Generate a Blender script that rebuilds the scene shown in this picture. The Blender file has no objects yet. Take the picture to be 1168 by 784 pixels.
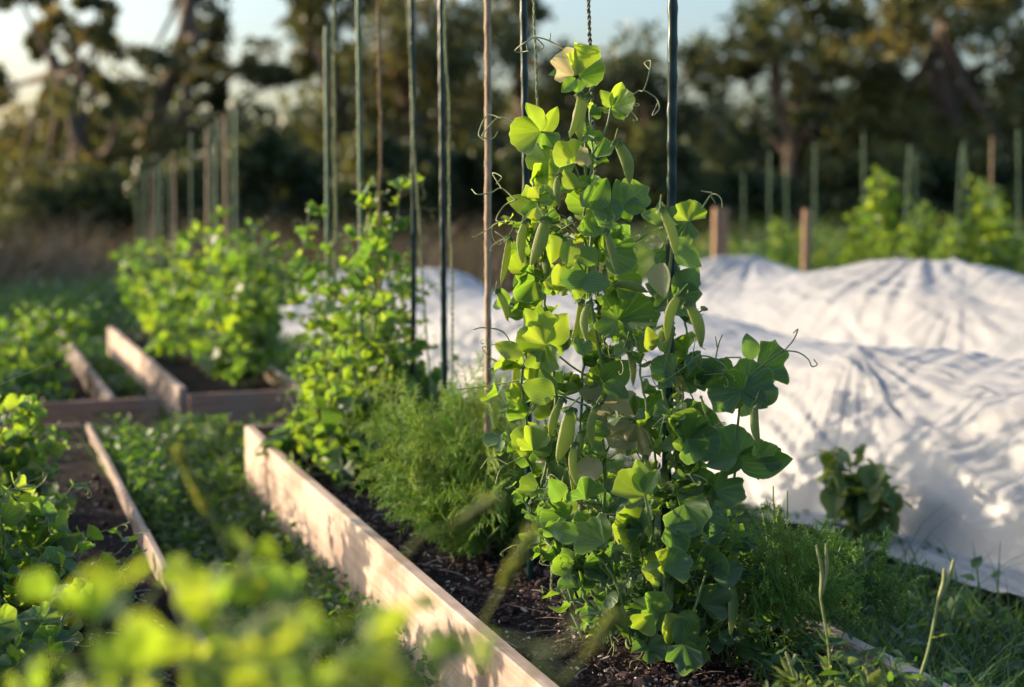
import bpy, math, random
import numpy as np
from mathutils import Matrix, Vector

# ------------------------------------------------------------------ camera, sky, sun, exposure
scene = bpy.context.scene
COL = scene.collection
CAM_H = 0.68
F_PX = 1168 * 50.0 / 36.0
PITCH = math.atan(177.0 / F_PX)
cam_d = bpy.data.cameras.new('camera'); cam = bpy.data.objects.new('camera', cam_d); COL.objects.link(cam)
cam.location = (0, 0, CAM_H); cam.rotation_euler = (math.pi / 2 - PITCH, 0, 0)
cam_d.lens = 50; cam_d.sensor_width = 36; cam_d.clip_start = 0.05; cam_d.clip_end = 600
cam_d.dof.use_dof = True; cam_d.dof.focus_distance = 2.08; cam_d.dof.aperture_fstop = 2.8
scene.camera = cam

SUN_EL = math.radians(13.0)
SUN_AZ = math.radians(-72.0)          # from +Y towards +X
sd = Vector((math.sin(SUN_AZ) * math.cos(SUN_EL), math.cos(SUN_AZ) * math.cos(SUN_EL), math.sin(SUN_EL)))
world = bpy.data.worlds.new('World'); scene.world = world; world.use_nodes = True
wn = world.node_tree
bg = wn.nodes['Background']
sky = wn.nodes.new('ShaderNodeTexSky'); sky.sky_type = 'NISHITA'; sky.sun_disc = False
sky.sun_elevation = SUN_EL; sky.sun_rotation = SUN_AZ
sky.air_density = 1.0; sky.dust_density = 4.0; sky.ozone_density = 2.5
wn.links.new(sky.outputs[0], bg.inputs[0]); bg.inputs[1].default_value = 0.15
sun_d = bpy.data.lights.new('sun', 'SUN'); sun = bpy.data.objects.new('sun', sun_d); COL.objects.link(sun)
sun_d.energy = 3.35; sun_d.angle = math.radians(0.6); sun_d.color = (1.0, 0.80, 0.56)
sun.rotation_euler = sd.to_track_quat('Z', 'Y').to_euler()
scene.view_settings.view_transform = 'Standard'; scene.view_settings.look = 'None'
scene.view_settings.gamma = 1.0; scene.view_settings.exposure = 1.35
scene.view_settings.use_curve_mapping = False
scene.cycles.use_denoising = True
scene.cycles.max_bounces = 8; scene.cycles.transparent_max_bounces = 8
scene.cycles.sample_clamp_indirect = 8.0

# ------------------------------------------------------------------ helpers
def vec(*a): return np.array(a, dtype=float)
def unit(v):
    v = np.asarray(v, float); n = np.linalg.norm(v)
    return v / n if n > 1e-12 else vec(0, 0, 1)
def ray(px, py):
    cp, sp = math.cos(PITCH), math.sin(PITCH)
    a = (px - 584.0) / F_PX; b = (392.0 - py) / F_PX
    return vec(a, cp + sp * b, -sp + cp * b)
def at(px, py, D):                       # the point seen at a photo pixel, D metres ahead
    r = ray(px, py); return vec(0, 0, CAM_H) + r * (D / r[1])
def on(px, py, z=0.0):                   # the point seen at a photo pixel on a level plane
    r = ray(px, py); return vec(0, 0, CAM_H) + r * ((z - CAM_H) / r[2])
BD = vec(-0.36, 0.933, 0); BD /= np.linalg.norm(BD)       # along the beds
BN = vec(BD[1], -BD[0], 0)                                # across the beds, to the right
def bed(s, t, z=0.0): return BD * s + BN * t + vec(0, 0, z)

class MB:
    def __init__(self): self.V = []; self.F = {3: [], 4: []}; self.T = []; self.U = []; self.n = 0
    def add(self, V, F, tint=0.5, uv=None):
        V = np.asarray(V, float); F = np.asarray(F, np.int64)
        self.V.append(V); self.F[F.shape[1]].append(F + self.n)
        self.T.append(np.full(len(V), tint, float) if np.isscalar(tint) else np.asarray(tint, float))
        self.U.append(np.zeros((len(V), 2)) if uv is None else np.asarray(uv, float))
        self.n += len(V)
    def build(self, name, mat, parent=None, smooth=True, link=True):
        me = bpy.data.meshes.new(name)
        if self.n:
            V = np.concatenate(self.V)
            if parent is not None: V = V - np.array(parent.location)
            f3 = np.concatenate(self.F[3]) if self.F[3] else np.zeros((0, 3), np.int64)
            f4 = np.concatenate(self.F[4]) if self.F[4] else np.zeros((0, 4), np.int64)
            me.vertices.add(len(V)); me.vertices.foreach_set('co', V.astype(np.float32).ravel())
            idx = np.concatenate([f3.ravel(), f4.ravel()]).astype(np.int32)
            me.loops.add(len(idx)); me.loops.foreach_set('vertex_index', idx)
            tot = np.concatenate([np.full(len(f3), 3), np.full(len(f4), 4)]).astype(np.int32)
            st = np.concatenate([[0], np.cumsum(tot)[:-1]]).astype(np.int32)
            me.polygons.add(len(tot)); me.polygons.foreach_set('loop_start', st); me.polygons.foreach_set('loop_total', tot)
            me.polygons.foreach_set('use_smooth', np.full(len(tot), smooth))
            me.update(calc_edges=True)
            a = me.attributes.new('tint', 'FLOAT', 'POINT'); a.data.foreach_set('value', np.concatenate(self.T).astype(np.float32))
            a = me.attributes.new('luv', 'FLOAT2', 'POINT'); a.data.foreach_set('vector', np.concatenate(self.U).astype(np.float32).ravel())
            me.validate()
        if mat: me.materials.append(mat)
        o = bpy.data.objects.new(name, me)
        if link: COL.objects.link(o)
        if parent is not None: o.parent = parent
        return o

def tag(o, label=None, cat=None, group=None, kind=None):
    if label: o['label'] = label
    if cat: o['category'] = cat
    if group: o['group'] = group
    if kind: o['kind'] = kind
    return o
def empty(name, loc, label, cat, group=None):
    o = bpy.data.objects.new(name, None); COL.objects.link(o); o.location = [float(x) for x in loc]
    o.empty_display_size = 0.1
    return tag(o, label, cat, group)
def copy_tree(o, parent=None):
    c = o.copy(); COL.objects.link(c)
    if parent: c.parent = parent
    for ch in list(o.children): copy_tree(ch, c)
    return c

def tube(mb, P, R, sides=5, tint=0.5, cap=True):
    P = np.asarray(P, float); n = len(P)
    R = np.full(n, R, float) if np.isscalar(R) else np.asarray(R, float)
    T = np.gradient(P, axis=0); T /= (np.linalg.norm(T, axis=1, keepdims=True) + 1e-12)
    ref = vec(0, 0, 1) if abs(T[0][2]) < 0.9 else vec(1, 0, 0)
    N = np.zeros_like(P); N[0] = unit(np.cross(T[0], ref))
    for i in range(1, n):
        v = N[i - 1] - T[i] * np.dot(N[i - 1], T[i]); N[i] = unit(v)
    B = np.cross(T, N)
    a = np.linspace(0, 2 * np.pi, sides, endpoint=False)
    V = P[:, None, :] + R[:, None, None] * (np.cos(a)[None, :, None] * N[:, None, :] + np.sin(a)[None, :, None] * B[:, None, :])
    uv = np.stack(np.broadcast_arrays((a / (2 * np.pi))[None, :], np.linspace(0, 1, n)[:, None]), -1).reshape(-1, 2)
    V = V.reshape(-1, 3)
    i, j = np.meshgrid(np.arange(n - 1), np.arange(sides), indexing='ij')
    j2 = (j + 1) % sides
    F = np.stack([i * sides + j, i * sides + j2, (i + 1) * sides + j2, (i + 1) * sides + j], -1).reshape(-1, 4)
    mb.add(V, F, tint, uv)
    if cap:
        for k, flip in ((0, True), (n - 1, False)):
            ring = np.arange(sides) + k * sides
            Vc = np.concatenate([V[ring], P[k:k + 1]])
            q = np.arange(sides); F3 = np.stack([q, (q + 1) % sides, np.full(sides, sides)], -1)
            if flip: F3 = F3[:, ::-1]
            mb.add(Vc, F3, tint)
def curve(P, n=24):                      # Catmull-Rom through points
    P = np.asarray(P, float)
    if len(P) == 2: return P[0] + (P[1] - P[0]) * np.linspace(0, 1, n)[:, None]
    Q = np.vstack([2 * P[0] - P[1], P, 2 * P[-1] - P[-2]])
    u = np.linspace(0, len(P) - 1, n); i = np.minimum(u.astype(int), len(P) - 2); f = (u - i)[:, None]
    a, b, c, d = Q[i], Q[i + 1], Q[i + 2], Q[i + 3]
    return 0.5 * (2 * b + (c - a) * f + (2 * a - 5 * b + 4 * c - d) * f ** 2 + (3 * b - a - 3 * c + d) * f ** 3)
def box(mb, c, ax, ay, az, tint=0.5, bev=0.0):
    """box with half-extent vectors; bev cuts the long edges"""
    c = np.asarray(c, float)
    lx, ly, lz = [np.linalg.norm(a) for a in (ax, ay, az)]
    if bev <= 0:
        S = np.array([[x, y, z] for z in (-1, 1) for y in (-1, 1) for x in (-1, 1)], float)
        V = c + S[:, :1] * ax + S[:, 1:2] * ay + S[:, 2:] * az
        mb.add(V, [[0, 2, 3, 1], [4, 5, 7, 6], [0, 1, 5, 4], [2, 6, 7, 3], [0, 4, 6, 2], [1, 3, 7, 5]], tint); return
    by, bz = 1 - bev / ly, 1 - bev / lz
    prof = [(-by, -1), (by, -1), (1, -bz), (1, bz), (by, 1), (-by, 1), (-1, bz), (-1, -bz)]
    nseg = 14
    V = []; uv = []
    for k in range(nseg + 1):
        x = -1 + 2 * k / nseg
        for (a, b) in prof:
            V.append(c + x * ax + a * ay + b * az); uv.append((x * lx, a * ly + b * lz))
    F = []
    for k in range(nseg):
        for j in range(8):
            F.append([k * 8 + j, k * 8 + (j + 1) % 8, (k + 1) * 8 + (j + 1) % 8, (k + 1) * 8 + j])
    mb.add(V, F, tint, uv)
    for k, fl in ((0, 1), (nseg, 0)):
        Vc = [V[k * 8 + j] for j in range(8)] + [c + (-1 if fl else 1) * ax]
        F3 = [[j, (j + 1) % 8, 8] if not fl else [(j + 1) % 8, j, 8] for j in range(8)]
        mb.add(Vc, F3, tint, [(0, 0)] * 9)

_h = np.random.default_rng(7).random((256, 256))
def noise2(x, y):
    x = np.asarray(x, float); y = np.asarray(y, float)
    xi = np.floor(x).astype(int); yi = np.floor(y).astype(int); fx = x - xi; fy = y - yi
    fx = fx * fx * (3 - 2 * fx); fy = fy * fy * (3 - 2 * fy)
    g = lambda a, b: _h[a % 256, b % 256]
    return (g(xi, yi) * (1 - fx) + g(xi + 1, yi) * fx) * (1 - fy) + (g(xi, yi + 1) * (1 - fx) + g(xi + 1, yi + 1) * fx) * fy
def fbm(x, y, o=4):
    r = 0; a = 0.5; 
    for k in range(o): r = r + a * (noise2(x * 2 ** k + 17 * k, y * 2 ** k + 5 * k) - 0.5); a *= 0.5
    return r

# ------------------------------------------------------------------ materials
def new_mat(name):
    m = bpy.data.materials.new(name); m.use_nodes = True; nt = m.node_tree; nt.nodes.clear()
    out = nt.nodes.new('ShaderNodeOutputMaterial'); return m, nt, out
def N(nt, t, **kw):
    n = nt.nodes.new(t)
    for k, v in kw.items(): setattr(n, k, v)
    return n
def ramp(nt, fac, stops):
    r = N(nt, 'ShaderNodeValToRGB'); els = r.color_ramp.elements
    while len(els) < len(stops): els.new(0.5)
    for e, (p, c) in zip(els, stops): e.position = p; e.color = (*c, 1)
    nt.links.new(fac, r.inputs[0]); return r.outputs[0]
def math_n(nt, op, a, b=None, clamp=False):
    n = N(nt, 'ShaderNodeMath', operation=op); n.use_clamp = clamp
    for k, x in enumerate((a, b)):
        if x is None: continue
        if isinstance(x, (int, float)): n.inputs[k].default_value = x
        else: nt.links.new(x, n.inputs[k])
    return n.outputs[0]
def mixc(nt, fac, a, b, blend='MIX'):
    n = N(nt, 'ShaderNodeMix', data_type='RGBA', blend_type=blend)
    for sock, x in ((n.inputs[0], fac), (n.inputs[6], a), (n.inputs[7], b)):
        if isinstance(x, (int, float)): sock.default_value = x
        elif isinstance(x, tuple): sock.default_value = (*x, 1)
        else: nt.links.new(x, sock)
    return n.outputs[2]
def noise_n(nt, scale, detail=4, vec_=None, rough=0.6):
    n = N(nt, 'ShaderNodeTexNoise'); n.inputs['Scale'].default_value = scale; n.inputs['Detail'].default_value = detail
    n.inputs['Roughness'].default_value = rough
    if vec_ is not None: nt.links.new(vec_, n.inputs['Vector'])
    return n.outputs[0]

def leaf_material(name, refl, trans, veins=True, tr=0.45, rough=0.42, under=(0.13, 0.20, 0.13), spec=0.3):
    m, nt, out = new_mat(name); L = nt.links.new
    t = N(nt, 'ShaderNodeAttribute', attribute_name='tint').outputs['Fac']
    tc = N(nt, 'ShaderNodeTexCoord').outputs['Object']
    ns = noise_n(nt, 60, 3, tc)
    t2 = math_n(nt, 'ADD', t, math_n(nt, 'MULTIPLY', math_n(nt, 'SUBTRACT', ns, 0.5), 0.22))
    cr = ramp(nt, t2, refl); ct = ramp(nt, t2, trans)
    if veins:
        uv = N(nt, 'ShaderNodeAttribute', attribute_name='luv').outputs['Vector']
        sp = N(nt, 'ShaderNodeSeparateXYZ'); L(uv, sp.inputs[0])
        w = math_n(nt, 'ABSOLUTE', math_n(nt, 'COSINE', math_n(nt, 'MULTIPLY', math_n(nt, 'ADD', sp.outputs[0], math_n(nt, 'MULTIPLY', ns, 0.03)), math.pi * 8)))
        w = math_n(nt, 'POWER', w, 26.0)
        w = math_n(nt, 'MULTIPLY', w, math_n(nt, 'SUBTRACT', 1.0, math_n(nt, 'MULTIPLY', sp.outputs[1], 0.8)))
        w = math_n(nt, 'MULTIPLY', w, 0.75)
        cr = mixc(nt, w, cr, (0.20, 0.30, 0.12)); ct = mixc(nt, w, ct, (0.50, 0.62, 0.14))
        ed = math_n(nt, 'MAXIMUM', math_n(nt, 'ABSOLUTE', math_n(nt, 'SUBTRACT', math_n(nt, 'MULTIPLY', sp.outputs[0], 2.0), 1.0)), sp.outputs[1])
        ed = math_n(nt, 'MULTIPLY', math_n(nt, 'SUBTRACT', ed, 0.93, True), 7.0, True)          # pale leaf margin, rim light on the edges painted into the colour
        cr = mixc(nt, ed, cr, (0.26, 0.33, 0.14)); ct = mixc(nt, ed, ct, (0.55, 0.66, 0.16))
        big = noise_n(nt, 22, 3, tc); dry = math_n(nt, 'MULTIPLY', math_n(nt, 'SUBTRACT', big, 0.66, True), 9.0, True)   # yellowed patches
        cr = mixc(nt, math_n(nt, 'MULTIPLY', dry, .6), cr, (0.30, 0.29, 0.08)); ct = mixc(nt, math_n(nt, 'MULTIPLY', dry, .6), ct, (0.6, 0.55, 0.08))
    bf = N(nt, 'ShaderNodeNewGeometry').outputs['Backfacing']
    cr = mixc(nt, math_n(nt, 'MULTIPLY', bf, 0.55), cr, under)
    p = N(nt, 'ShaderNodeBsdfPrincipled'); L(cr, p.inputs['Base Color']); p.inputs['Roughness'].default_value = rough
    p.inputs['Specular IOR Level'].default_value = spec
    b = N(nt, 'ShaderNodeBump'); b.inputs['Strength'].default_value = 0.45; b.inputs['Distance'].default_value = 0.003
    L(ns, b.inputs['Height']); L(b.outputs[0], p.inputs['Normal'])
    tl = N(nt, 'ShaderNodeBsdfTranslucent'); L(ct, tl.inputs[0])
    mx = N(nt, 'ShaderNodeMixShader'); mx.inputs[0].default_value = tr
    L(p.outputs[0], mx.inputs[1]); L(tl.outputs[0], mx.inputs[2]); L(mx.outputs[0], out.inputs[0])
    return m
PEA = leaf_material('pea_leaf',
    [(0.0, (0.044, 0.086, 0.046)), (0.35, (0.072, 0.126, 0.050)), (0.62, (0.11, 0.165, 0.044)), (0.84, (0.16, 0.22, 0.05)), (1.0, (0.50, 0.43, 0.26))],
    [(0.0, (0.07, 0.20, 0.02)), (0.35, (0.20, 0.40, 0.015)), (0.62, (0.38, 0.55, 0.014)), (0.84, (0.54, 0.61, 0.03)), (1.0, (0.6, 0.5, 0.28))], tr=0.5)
STEM = leaf_material('pea_stem', [(0.0, (0.07, 0.13, 0.04)), (0.5, (0.19, 0.27, 0.10)), (1.0, (0.44, 0.43, 0.22))],
    [(0.0, (0.10, 0.2, 0.03)), (1.0, (0.4, 0.45, 0.1))], veins=False, tr=0.25, under=(0.12, 0.18, 0.07))
POD = leaf_material('pea_pod', [(0.0, (0.045, 0.11, 0.035)), (0.5, (0.11, 0.21, 0.055)), (1.0, (0.42, 0.40, 0.22))],
    [(0.0, (0.2, 0.44, 0.02)), (0.5, (0.46, 0.66, 0.05)), (1.0, (0.6, 0.55, 0.2))], veins=False, tr=0.4, rough=0.36, under=(0.10, 0.19, 0.06))
DILL = leaf_material('dill_leaf', [(0.0, (0.04, 0.10, 0.035)), (0.5, (0.14, 0.27, 0.07)), (1.0, (0.28, 0.36, 0.10))],
    [(0.0, (0.10, 0.25, 0.04)), (0.5, (0.42, 0.66, 0.08)), (1.0, (0.7, 0.75, 0.18))], veins=False, tr=0.5, under=(0.10, 0.18, 0.06))
WEED = leaf_material('weed_leaf', [(0.0, (0.018, 0.050, 0.020)), (0.5, (0.045, 0.105, 0.035)), (1.0, (0.20, 0.20, 0.06))],
    [(0.0, (0.05, 0.16, 0.02)), (0.5, (0.22, 0.40, 0.03)), (1.0, (0.55, 0.55, 0.08))], veins=False, tr=0.4, under=(0.08, 0.14, 0.07))
DRY = leaf_material('dry_grass', [(0.0, (0.06, 0.048, 0.032)), (0.5, (0.12, 0.092, 0.06)), (1.0, (0.24, 0.18, 0.11))],
    [(0.0, (0.10, 0.08, 0.04)), (0.5, (0.2, 0.15, 0.08)), (1.0, (0.5, 0.4, 0.2))], veins=False, tr=0.35, under=(0.2, 0.16, 0.09), spec=0.2)
CROWN = leaf_material('tree_leaf', [(0.0, (0.035, 0.058, 0.026)), (0.5, (0.12, 0.145, 0.052)), (1.0, (0.26, 0.21, 0.075))],
    [(0.0, (0.03, 0.06, 0.02)), (0.5, (0.20, 0.20, 0.03)), (1.0, (0.42, 0.28, 0.06))], veins=False, tr=0.3, under=(0.05, 0.06, 0.035), spec=0.25)

def simple_mat(name, cols, scale=30, rough=0.7, spec=0.3, bump=0.0, bdist=0.003, stretch=None, metal=0):
    m, nt, out = new_mat(name); L = nt.links.new
    tc = N(nt, 'ShaderNodeTexCoord').outputs['Object']
    if stretch:
        mp = N(nt, 'ShaderNodeMapping'); mp.inputs['Scale'].default_value = stretch; L(tc, mp.inputs[0]); tc = mp.outputs[0]
    ns = noise_n(nt, scale, 5, tc, 0.65)
    p = N(nt, 'ShaderNodeBsdfPrincipled'); L(ramp(nt, ns, cols), p.inputs['Base Color'])
    p.inputs['Roughness'].default_value = rough; p.inputs['Specular IOR Level'].default_value = spec
    if bump:
        b = N(nt, 'ShaderNodeBump'); b.inputs['Strength'].default_value = bump; b.inputs['Distance'].default_value = bdist
        L(ns, b.inputs['Height']); L(b.outputs[0], p.inputs['Normal'])
    L(p.outputs[0], out.inputs[0]); return m
SOIL = simple_mat('soil', [(0.3, (0.012, 0.008, 0.008)), (0.55, (0.032, 0.022, 0.019)), (0.8, (0.07, 0.05, 0.042))], 90, 0.95, 0.1, 0.9, 0.006)
GROUND = simple_mat('ground_earth', [(0.3, (0.020, 0.022, 0.012)), (0.55, (0.045, 0.045, 0.022)), (0.8, (0.09, 0.075, 0.04))], 6, 0.95, 0.1, 0.8, 0.02)
BARK = simple_mat('bark', [(0.3, (0.07, 0.053, 0.042)), (0.6, (0.18, 0.135, 0.10)), (0.8, (0.30, 0.22, 0.165))], 6, 0.9, 0.2, 0.8, 0.02, (3, 3, 0.6))
STAKE = simple_mat('green_plastic_coat', [(0.35, (0.003, 0.020, 0.022)), (0.7, (0.005, 0.034, 0.033))], 70, 0.28, 0.35, 0.15, 0.001, (1, 1, 0.3))
STAKE_OLD = simple_mat('faded_green_coat', [(0.35, (0.04, 0.10, 0.05)), (0.7, (0.11, 0.19, 0.10))], 50, 0.5, 0.4, 0.15, 0.001, (1, 1, 0.3))
CANE = simple_mat('brown_cane', [(0.3, (0.12, 0.07, 0.04)), (0.5, (0.36, 0.25, 0.16)), (0.75, (0.52, 0.39, 0.27))], 110, 0.7, 0.3, 0.5, 0.001, (1, 1, 0.25))
JUTE = simple_mat('jute_twine', [(0.3, (0.13, 0.085, 0.05)), (0.6, (0.32, 0.23, 0.14)), (0.8, (0.42, 0.32, 0.2))], 400, 0.9, 0.1, 0.8, 0.001)
PALE_TWINE = simple_mat('pale_green_twine', [(0.3, (0.16, 0.20, 0.09)), (0.7, (0.34, 0.36, 0.18))], 300, 0.8, 0.2, 0.5, 0.001)
DARK_TWINE = simple_mat('dark_twine', [(0.40, (0.03, 0.035, 0.025)), (0.60, (0.30, 0.29, 0.20))], 220, 0.8, 0.2, 0.5, 0.001)
POST = simple_mat('post_wood', [(0.3, (0.20, 0.12, 0.075)), (0.7, (0.42, 0.27, 0.17))], 14, 0.8, 0.2, 0.4, 0.003, (3, 3, 0.4))
BRICK = simple_mat('orange_brick', [(0.3, (0.30, 0.12, 0.06)), (0.7, (0.46, 0.22, 0.12))], 3, 0.9, 0.2)
ROOF = simple_mat('roof_tile', [(0.3, (0.13, 0.06, 0.04)), (0.7, (0.22, 0.11, 0.08))], 5, 0.8, 0.2)
GLASS = simple_mat('window_glass', [(0.3, (0.02, 0.025, 0.03)), (0.7, (0.04, 0.05, 0.06))], 2, 0.1, 0.6)
CHIP = leaf_material('mulch_chip', [(0.0, (0.026, 0.016, 0.016)), (0.5, (0.08, 0.046, 0.038)), (0.8, (0.19, 0.13, 0.105)), (1.0, (0.48, 0.42, 0.37))],
    [(0.0, (0.02, 0.01, 0.01)), (1.0, (0.02, 0.01, 0.01))], veins=False, tr=0.0, under=(0.07, 0.045, 0.035), spec=0.2, rough=0.8)
def wood_mat(name, a, b, c):
    m, nt, out = new_mat(name); L = nt.links.new
    uv = N(nt, 'ShaderNodeAttribute', attribute_name='luv').outputs['Vector']
    tc = N(nt, 'ShaderNodeTexCoord').outputs['Object']
    mp = N(nt, 'ShaderNodeMapping'); mp.inputs['Scale'].default_value = (2.2, 55, 1); L(uv, mp.inputs[0])
    g = noise_n(nt, 1.6, 6, mp.outputs[0], 0.6)
    big = noise_n(nt, 5, 4, tc)
    col = ramp(nt, g, [(0.3, a), (0.52, b), (0.75, c)])
    col = mixc(nt, math_n(nt, 'MULTIPLY', math_n(nt, 'SUBTRACT', big, 0.44, True), 4.0, True), col, (0.26, 0.185, 0.145))
    vo = N(nt, 'ShaderNodeTexVoronoi'); vo.inputs['Scale'].default_value = 1.0
    mp2 = N(nt, 'ShaderNodeMapping'); mp2.inputs['Scale'].default_value = (5.5, 14, 1); L(uv, mp2.inputs[0]); L(mp2.outputs[0], vo.inputs['Vector'])
    k = math_n(nt, 'LESS_THAN', vo.outputs['Distance'], 0.10)
    col = mixc(nt, math_n(nt, 'MULTIPLY', k, 0.7), col, (0.10, 0.05, 0.03))
    p = N(nt, 'ShaderNodeBsdfPrincipled'); L(col, p.inputs['Base Color']); p.inputs['Roughness'].default_value = 0.75
    p.inputs['Specular IOR Level'].default_value = 0.25
    bm_ = N(nt, 'ShaderNodeBump'); bm_.inputs['Strength'].default_value = 0.5; bm_.inputs['Distance'].default_value = 0.002
    L(g, bm_.inputs['Height']); L(bm_.outputs[0], p.inputs['Normal']); L(p.outputs[0], out.inputs[0]); return m
WOOD = wood_mat('board_wood', (0.44, 0.31, 0.23), (0.58, 0.44, 0.34), (0.68, 0.54, 0.43))
WOOD_OLD = wood_mat('weathered_wood', (0.24, 0.17, 0.14), (0.36, 0.28, 0.24), (0.46, 0.38, 0.33))
WOOD_RED = wood_mat('red_brown_wood', (0.20, 0.10, 0.07), (0.31, 0.17, 0.12), (0.40, 0.24, 0.17))
def fabric_mat():
    m, nt, out = new_mat('white_fleece'); L = nt.links.new
    tc = N(nt, 'ShaderNodeTexCoord').outputs['Object']
    n1 = noise_n(nt, 9, 6, tc, 0.7)
    uv = N(nt, 'ShaderNodeAttribute', attribute_name='luv').outputs['Vector']
    mp = N(nt, 'ShaderNodeMapping'); mp.inputs['Scale'].default_value = (3, 60, 1); L(uv, mp.inputs[0])
    n2 = noise_n(nt, 1.0, 5, mp.outputs[0], 0.6)
    col = ramp(nt, n1, [(0.3, (0.36, 0.36, 0.37)), (0.6, (0.405, 0.405, 0.41))])
    d = N(nt, 'ShaderNodeBsdfPrincipled'); L(col, d.inputs['Base Color']); d.inputs['Roughness'].default_value = 0.42
    d.inputs['Specular IOR Level'].default_value = 0.45; d.inputs['Sheen Weight'].default_value = 0.15
    b = N(nt, 'ShaderNodeBump'); b.inputs['Strength'].default_value = 0.55; b.inputs['Distance'].default_value = 0.006
    L(math_n(nt, 'ADD', n1, math_n(nt, 'MULTIPLY', n2, 0.5)), b.inputs['Height']); L(b.outputs[0], d.inputs['Normal'])
    tl = N(nt, 'ShaderNodeBsdfTranslucent'); tl.inputs[0].default_value = (0.55, 0.55, 0.56, 1)
    mx = N(nt, 'ShaderNodeMixShader'); mx.inputs[0].default_value = 0.24
    L(d.outputs[0], mx.inputs[1]); L(tl.outputs[0], mx.inputs[2]); L(mx.outputs[0], out.inputs[0]); return m
FABRIC = fabric_mat()

# ------------------------------------------------------------------ leaf templates
def grid_faces(a, b):
    i, j = np.meshgrid(np.arange(a - 1), np.arange(b - 1), indexing='ij')
    return np.stack([i * b + j, (i + 1) * b + j, (i + 1) * b + j + 1, i * b + j + 1], -1).reshape(-1, 4)
def fan_leaf(r, na=27, nr=8):            # rounded clasping pea stipule, veins fan out from its base
    sp = math.radians(r.uniform(55, 98)); th = np.linspace(-sp, sp, na)
    ph, ph2 = r.uniform(0, 6.3, 2)
    R = 0.42 + 0.54 * np.cos(th * r.uniform(0.70, 1.05)) + 0.03 * np.sin(r.integers(6, 10) * th + ph) + 0.018 * np.sin(r.integers(13, 21) * th + ph2) - r.uniform(0.05, 0.34) * np.exp(-(((th - r.uniform(-.8, .8)) / 0.22) ** 2))
    rr = np.linspace(0.02, 1, nr)
    x = rr[:, None] * (R * np.sin(th))[None]; y = rr[:, None] * (R * np.cos(th))[None]
    z = r.uniform(-0.05, 0.30) * rr[:, None] ** 2 + 0.009 * rr[:, None] * np.cos(np.pi * 8 * (th / sp + 1) / 2)[None] + r.uniform(0.06, 0.16) * rr[:, None] ** 2.4 * np.sin(r.integers(4, 9) * th + ph2)[None] + r.uniform(-0.15, 0.75) * np.abs(x) + r.uniform(-.1, .1) * x
    V = np.stack([x, y, z], -1).reshape(-1, 3)
    uv = np.stack(np.broadcast_arrays(((th / sp + 1) / 2)[None], rr[:, None]), -1).reshape(-1, 2)
    return V, grid_faces(nr, na), uv
def ovate_leaf(r, width=0.34, nu=9, nv=12, tip=1.0):
    u = np.linspace(-1, 1, nu); v = np.linspace(0, 1, nv)
    w = width * (np.sin(np.pi * np.clip(v, 0.01, 0.995) ** (0.72 * tip)) ** 0.72)
    x = w[:, None] * u[None]; y = np.broadcast_to(v[:, None], x.shape)
    ph = r.uniform(0, 6.3)
    z = r.uniform(0.05, 0.55) * np.abs(x) + r.uniform(-0.25, 0.12) * y ** 2 + r.uniform(0.01, 0.06) * np.sin(r.uniform(8, 14) * y + ph) * np.abs(u)[None] ** 2
    V = np.stack([x, y, z], -1).reshape(-1, 3)
    uv = np.stack(np.broadcast_arrays((u[None] + 1) / 2, v[:, None]), -1).reshape(-1, 2)
    return V, grid_faces(nv, nu), uv
_r = np.random.default_rng(11)
FANS = [fan_leaf(_r) for _ in range(14)]
OVALS = [ovate_leaf(_r, _r.uniform(0.30, 0.44)) for _ in range(12)]
FANS_LO = [fan_leaf(_r, 8, 3) for _ in range(8)]
OVALS_LO = [ovate_leaf(_r, _r.uniform(0.3, 0.4), 3, 5) for _ in range(8)]
LANCE = [ovate_leaf(_r, _r.uniform(0.13, 0.2), 3, 6, 0.8) for _ in range(8)]
def put(mb, tmpl, base, ydir, nrm, size, tint):
    V, F, uv = tmpl
    Y = unit(ydir); Z = np.asarray(nrm, float); Z = unit(Z - Y * np.dot(Z, Y)); X = np.cross(Y, Z)
    mb.add(np.asarray(base) + size * (V[:, :1] * X + V[:, 1:2] * Y + V[:, 2:] * Z), F, tint, uv)

# ------------------------------------------------------------------ pods and tendrils
def make_pod_mesh(k):
    r = np.random.default_rng(40 + k); mb = MB(); n = 16; sides = 10
    v = np.linspace(0, 1, n); bend = r.uniform(0.03, 0.09) * (1 if k % 2 else -1)
    w = 0.115 * np.clip(np.sin(np.pi * np.clip(v, 0.012, 0.985)), 0, 1) ** 0.5 * (1 - 0.15 * v)
    th = w * (0.30 + 0.20 * np.abs(np.sin(v * np.pi * 6)))
    a = np.linspace(0, 2 * np.pi, sides, endpoint=False)
    cx = bend * np.sin(np.pi * v)
    V = np.stack([cx[:, None] + w[:, None] * np.cos(a)[None], th[:, None] * np.sin(a)[None], np.broadcast_to(-v[:, None], (n, sides))], -1).reshape(-1, 3)
    i, j = np.meshgrid(np.arange(n - 1), np.arange(sides), indexing='ij')
    F = np.stack([i * sides + j, (i + 1) * sides + j, (i + 1) * sides + (j + 1) % sides, i * sides + (j + 1) % sides], -1).reshape(-1, 4)
    t = 0.64 + 0.25 * np.abs(np.cos(a)) ** 8; mb.add(V, F, np.tile(t, n))
    tube(mb, [(cx[-1], 0, -0.98), (cx[-1] + bend * .3, 0, -1.04), (cx[-1] + bend * .8, 0, -1.09)], [0.012, 0.008, 0.004], 4, 0.9)
    return mb.build('pod', POD, link=False).data
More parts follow.
